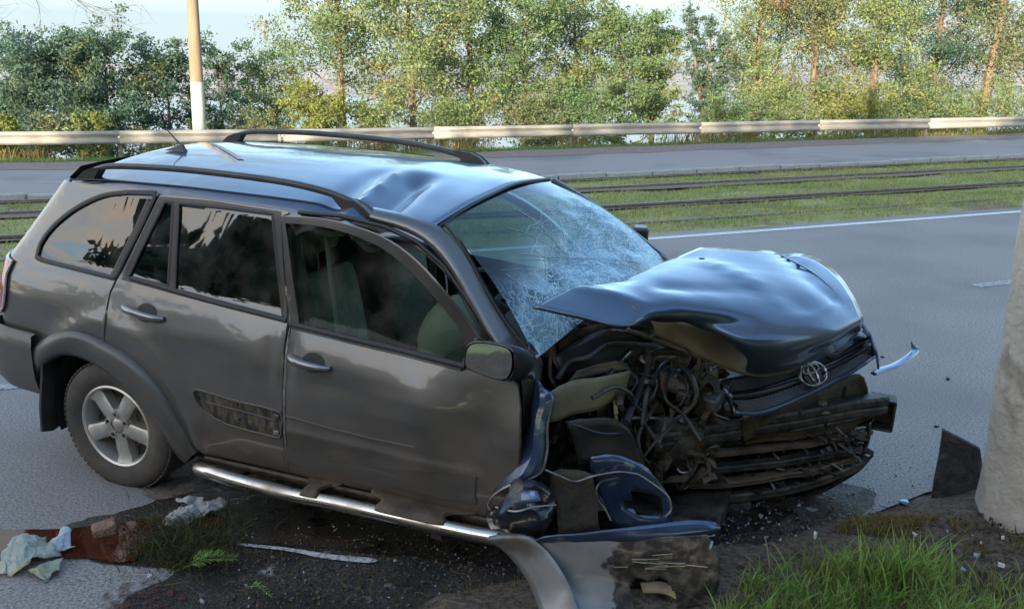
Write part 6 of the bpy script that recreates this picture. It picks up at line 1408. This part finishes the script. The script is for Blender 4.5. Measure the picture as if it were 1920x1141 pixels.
chip('plastic_scrap', 1755, 1077, .035, M_bplast, 'pale blue scrap between the tall grass tuft and the mound', 'scrap', seed=3, z=.08)
chip('foil_scrap', 280, 1085, .055, M_ragw, 'curled white scrap below the uprooted grass clump', 'scrap', seed=4, h=.03)
chip('paper_scrap', 628, 996, .04, M_lil, 'crumpled grey scrap on the black oil under the car', 'scrap', seed=5, h=.02)
chip('plaster_crumb', 740, 1053, .018, M_white, 'white crumb at the right end of the white scrape', 'crumb', seed=6, h=.02)
chip('white_scrap', 1527, 1008, .035, M_white, 'jagged white scrap on the dark soil below the wrecked nose', 'scrap', seed=7, h=.05, z=.05)
chip('stone', 1880, 1010, .022, M_white, 'white stone by the foot of the concrete pole', 'stone', seed=8, h=.02, z=.12)
chip('stone', 1876, 1062, .028, M_white, 'white stone lower on the mound, above the grass', 'stone', seed=9, h=.025, z=.1)
chip('paper_scrap', 1832, 1042, .05, M_lil, 'long lilac-grey scrap on the mound of soil', 'scrap', seed=10, h=.015, z=.11)
chip('paper_scrap', 1805, 1070, .05, M_lil, 'dark grey scrap below the lilac-grey one on the mound', 'scrap', seed=11, h=.015, z=.1)
chip('plastic_scrap', 1776, 711, .05, M_dplast, 'small black lump alone on the road left of the concrete pole', 'lump', seed=12, h=.03)
chip('plastic_scrap', 1655, 670, .035, M_dplast, 'tiny black lump on the road beyond the bent blue trim', 'lump', seed=13, h=.02)
chip('bark_scrap', 1715, 1002, .03, M_white, 'pale chip in the dry grass of the mound', 'chip', seed=14, h=.02, z=.1)
chip('plastic_scrap', 1755, 800, .04, M_dplast, 'black chip on the road just left of the top of the leaning plate', 'chip', seed=15, h=.02)
chip('brown_scrap', 860, 1100, .05, mat('card_scrap', (.14, .10, .07), rough=.8), 'brown strip of card on the soil left of the torn bumper', 'scrap', seed=16, h=.008)
chip('foil_scrap', 380, 1130, .04, M_lil, 'grey curled scrap at the bottom edge below the wrapper', 'scrap', seed=17, h=.02)
# crumbs of glass and plastic strewn over the road
rg = np.random.RandomState(31); mbs = [MB(), MB(), MB()]
def crumb(mb_, p, s_):
    R3 = Euler(rg.uniform(0, 6, 3)).to_matrix(); mb_.add([p + R3 @ Vector(q) * s_ for q in ((1, 0, -.4), (-.5, .8, -.4), (-.6, -.7, -.3), (0, 0, .7))], [(0, 1, 2), (0, 3, 1), (1, 3, 2), (2, 3, 0)])
for k in range(1500):
    if k % 3 == 0: u, v = rg.uniform(900, 1850), rg.uniform(860, 1090)
    elif k % 3 == 1: u, v = 1400 + rg.normal() * 230, 960 + rg.normal() * 80
    else: u, v = rg.uniform(420, 1000), rg.uniform(980, 1141)
    if v > 1141 or v < 700 or u < 0: continue
    s_, n_ = npos(u, v, 0); z = .008 if n_ > 3.8 else max(.01, vz(s_, n_)) ; p = at_z(u, v, z); crumb(mbs[int(rg.choice(3, p=[.06, .24, .7]))], p, rg.uniform(.002, .008))
for k in range(700):
    u, v = 1300 + rg.normal() * 150, 975 + rg.normal() * 40; p = at_z(u, v, .01); crumb(mbs[2 if k % 5 else 1], p, rg.uniform(.004, .018))
for m_, mt, nm in zip(mbs, (M_white, M_lil, M_dplast), ('glass_crumbs', 'grey_crumbs', 'black_crumbs')): o = m_.build(nm, mt, smooth=False); o['kind'] = 'stuff'
mb = MB()
for k in range(2600):
    if k % 2: u, v = rg.uniform(1330, 1920), rg.uniform(960, 1110)
    else: u, v = rg.uniform(420, 1400), rg.uniform(1000, 1141)
    s_, n_ = npos(u, v, 0); z = vz(s_, n_) if n_ < 3.3 else .006
    crumb(mb, at_z(u, v, max(z, .004)), rg.uniform(.003, .014))
o = mb.build('soil_clods', M_soil, smooth=False); o['kind'] = 'stuff'
# straws
mb = MB()
for k in range(150):
    if k < 90: u, v = rg.uniform(440, 1000), rg.uniform(1010, 1141)
    else: u, v = rg.uniform(100, 480), rg.uniform(940, 1100)
    p = at_z(u, v, .014); a = rg.uniform(0, 6.28); l = rg.uniform(.02, .09); d = Vector((math.cos(a), math.sin(a), 0)) * l; mb.tube([p, p + d * .5 + Vector((0, 0, .008)) + Vector((d.y, -d.x, 0)) * rg.normal() * .15, p + d], .0012, n=3)
o = mb.build('straws', M_gdry, smooth=False); o['kind'] = 'stuff'
# dark plate leaning on the pole
pp = [(1768, 806), (1800, 822), (1838, 842), (1846, 900), (1842, 950), (1790, 958), (1745, 950), (1752, 900), (1762, 850)]
lo_ = at_z(1790, 965, .03); V = []
for u, v in pp:
    k = (960 - v) / 155.0; y = at_z(u, 962, 0).y - .02 + .0 * k; r = pray(u, v); V.append(Vector((0, 0, CAM_H)) + r * ((4.16 + .10 * k) / r.y) - lo_)
n = len(V); V2_ = [p + Vector((.01, .03, 0)) for p in V]
o = mesh_obj('leaning_plate', V + V2_, [tuple(range(n)), tuple(range(2 * n - 1, n - 1, -1))] + [(i, (i + 1) % n, n + (i + 1) % n, n + i) for i in range(n)], mat('rough_dark_plate', (.016, .014, .013), (.05, .042, .035), scale=14, rough=.9, bump=.7, bscale=50, c3=(.1, .085, .07), s3=9, lo3=.6, hi3=.66), smooth=False)
o.location = lo_; tag(o, 'rough blackish plate standing against the left side of the concrete pole', 'plate')
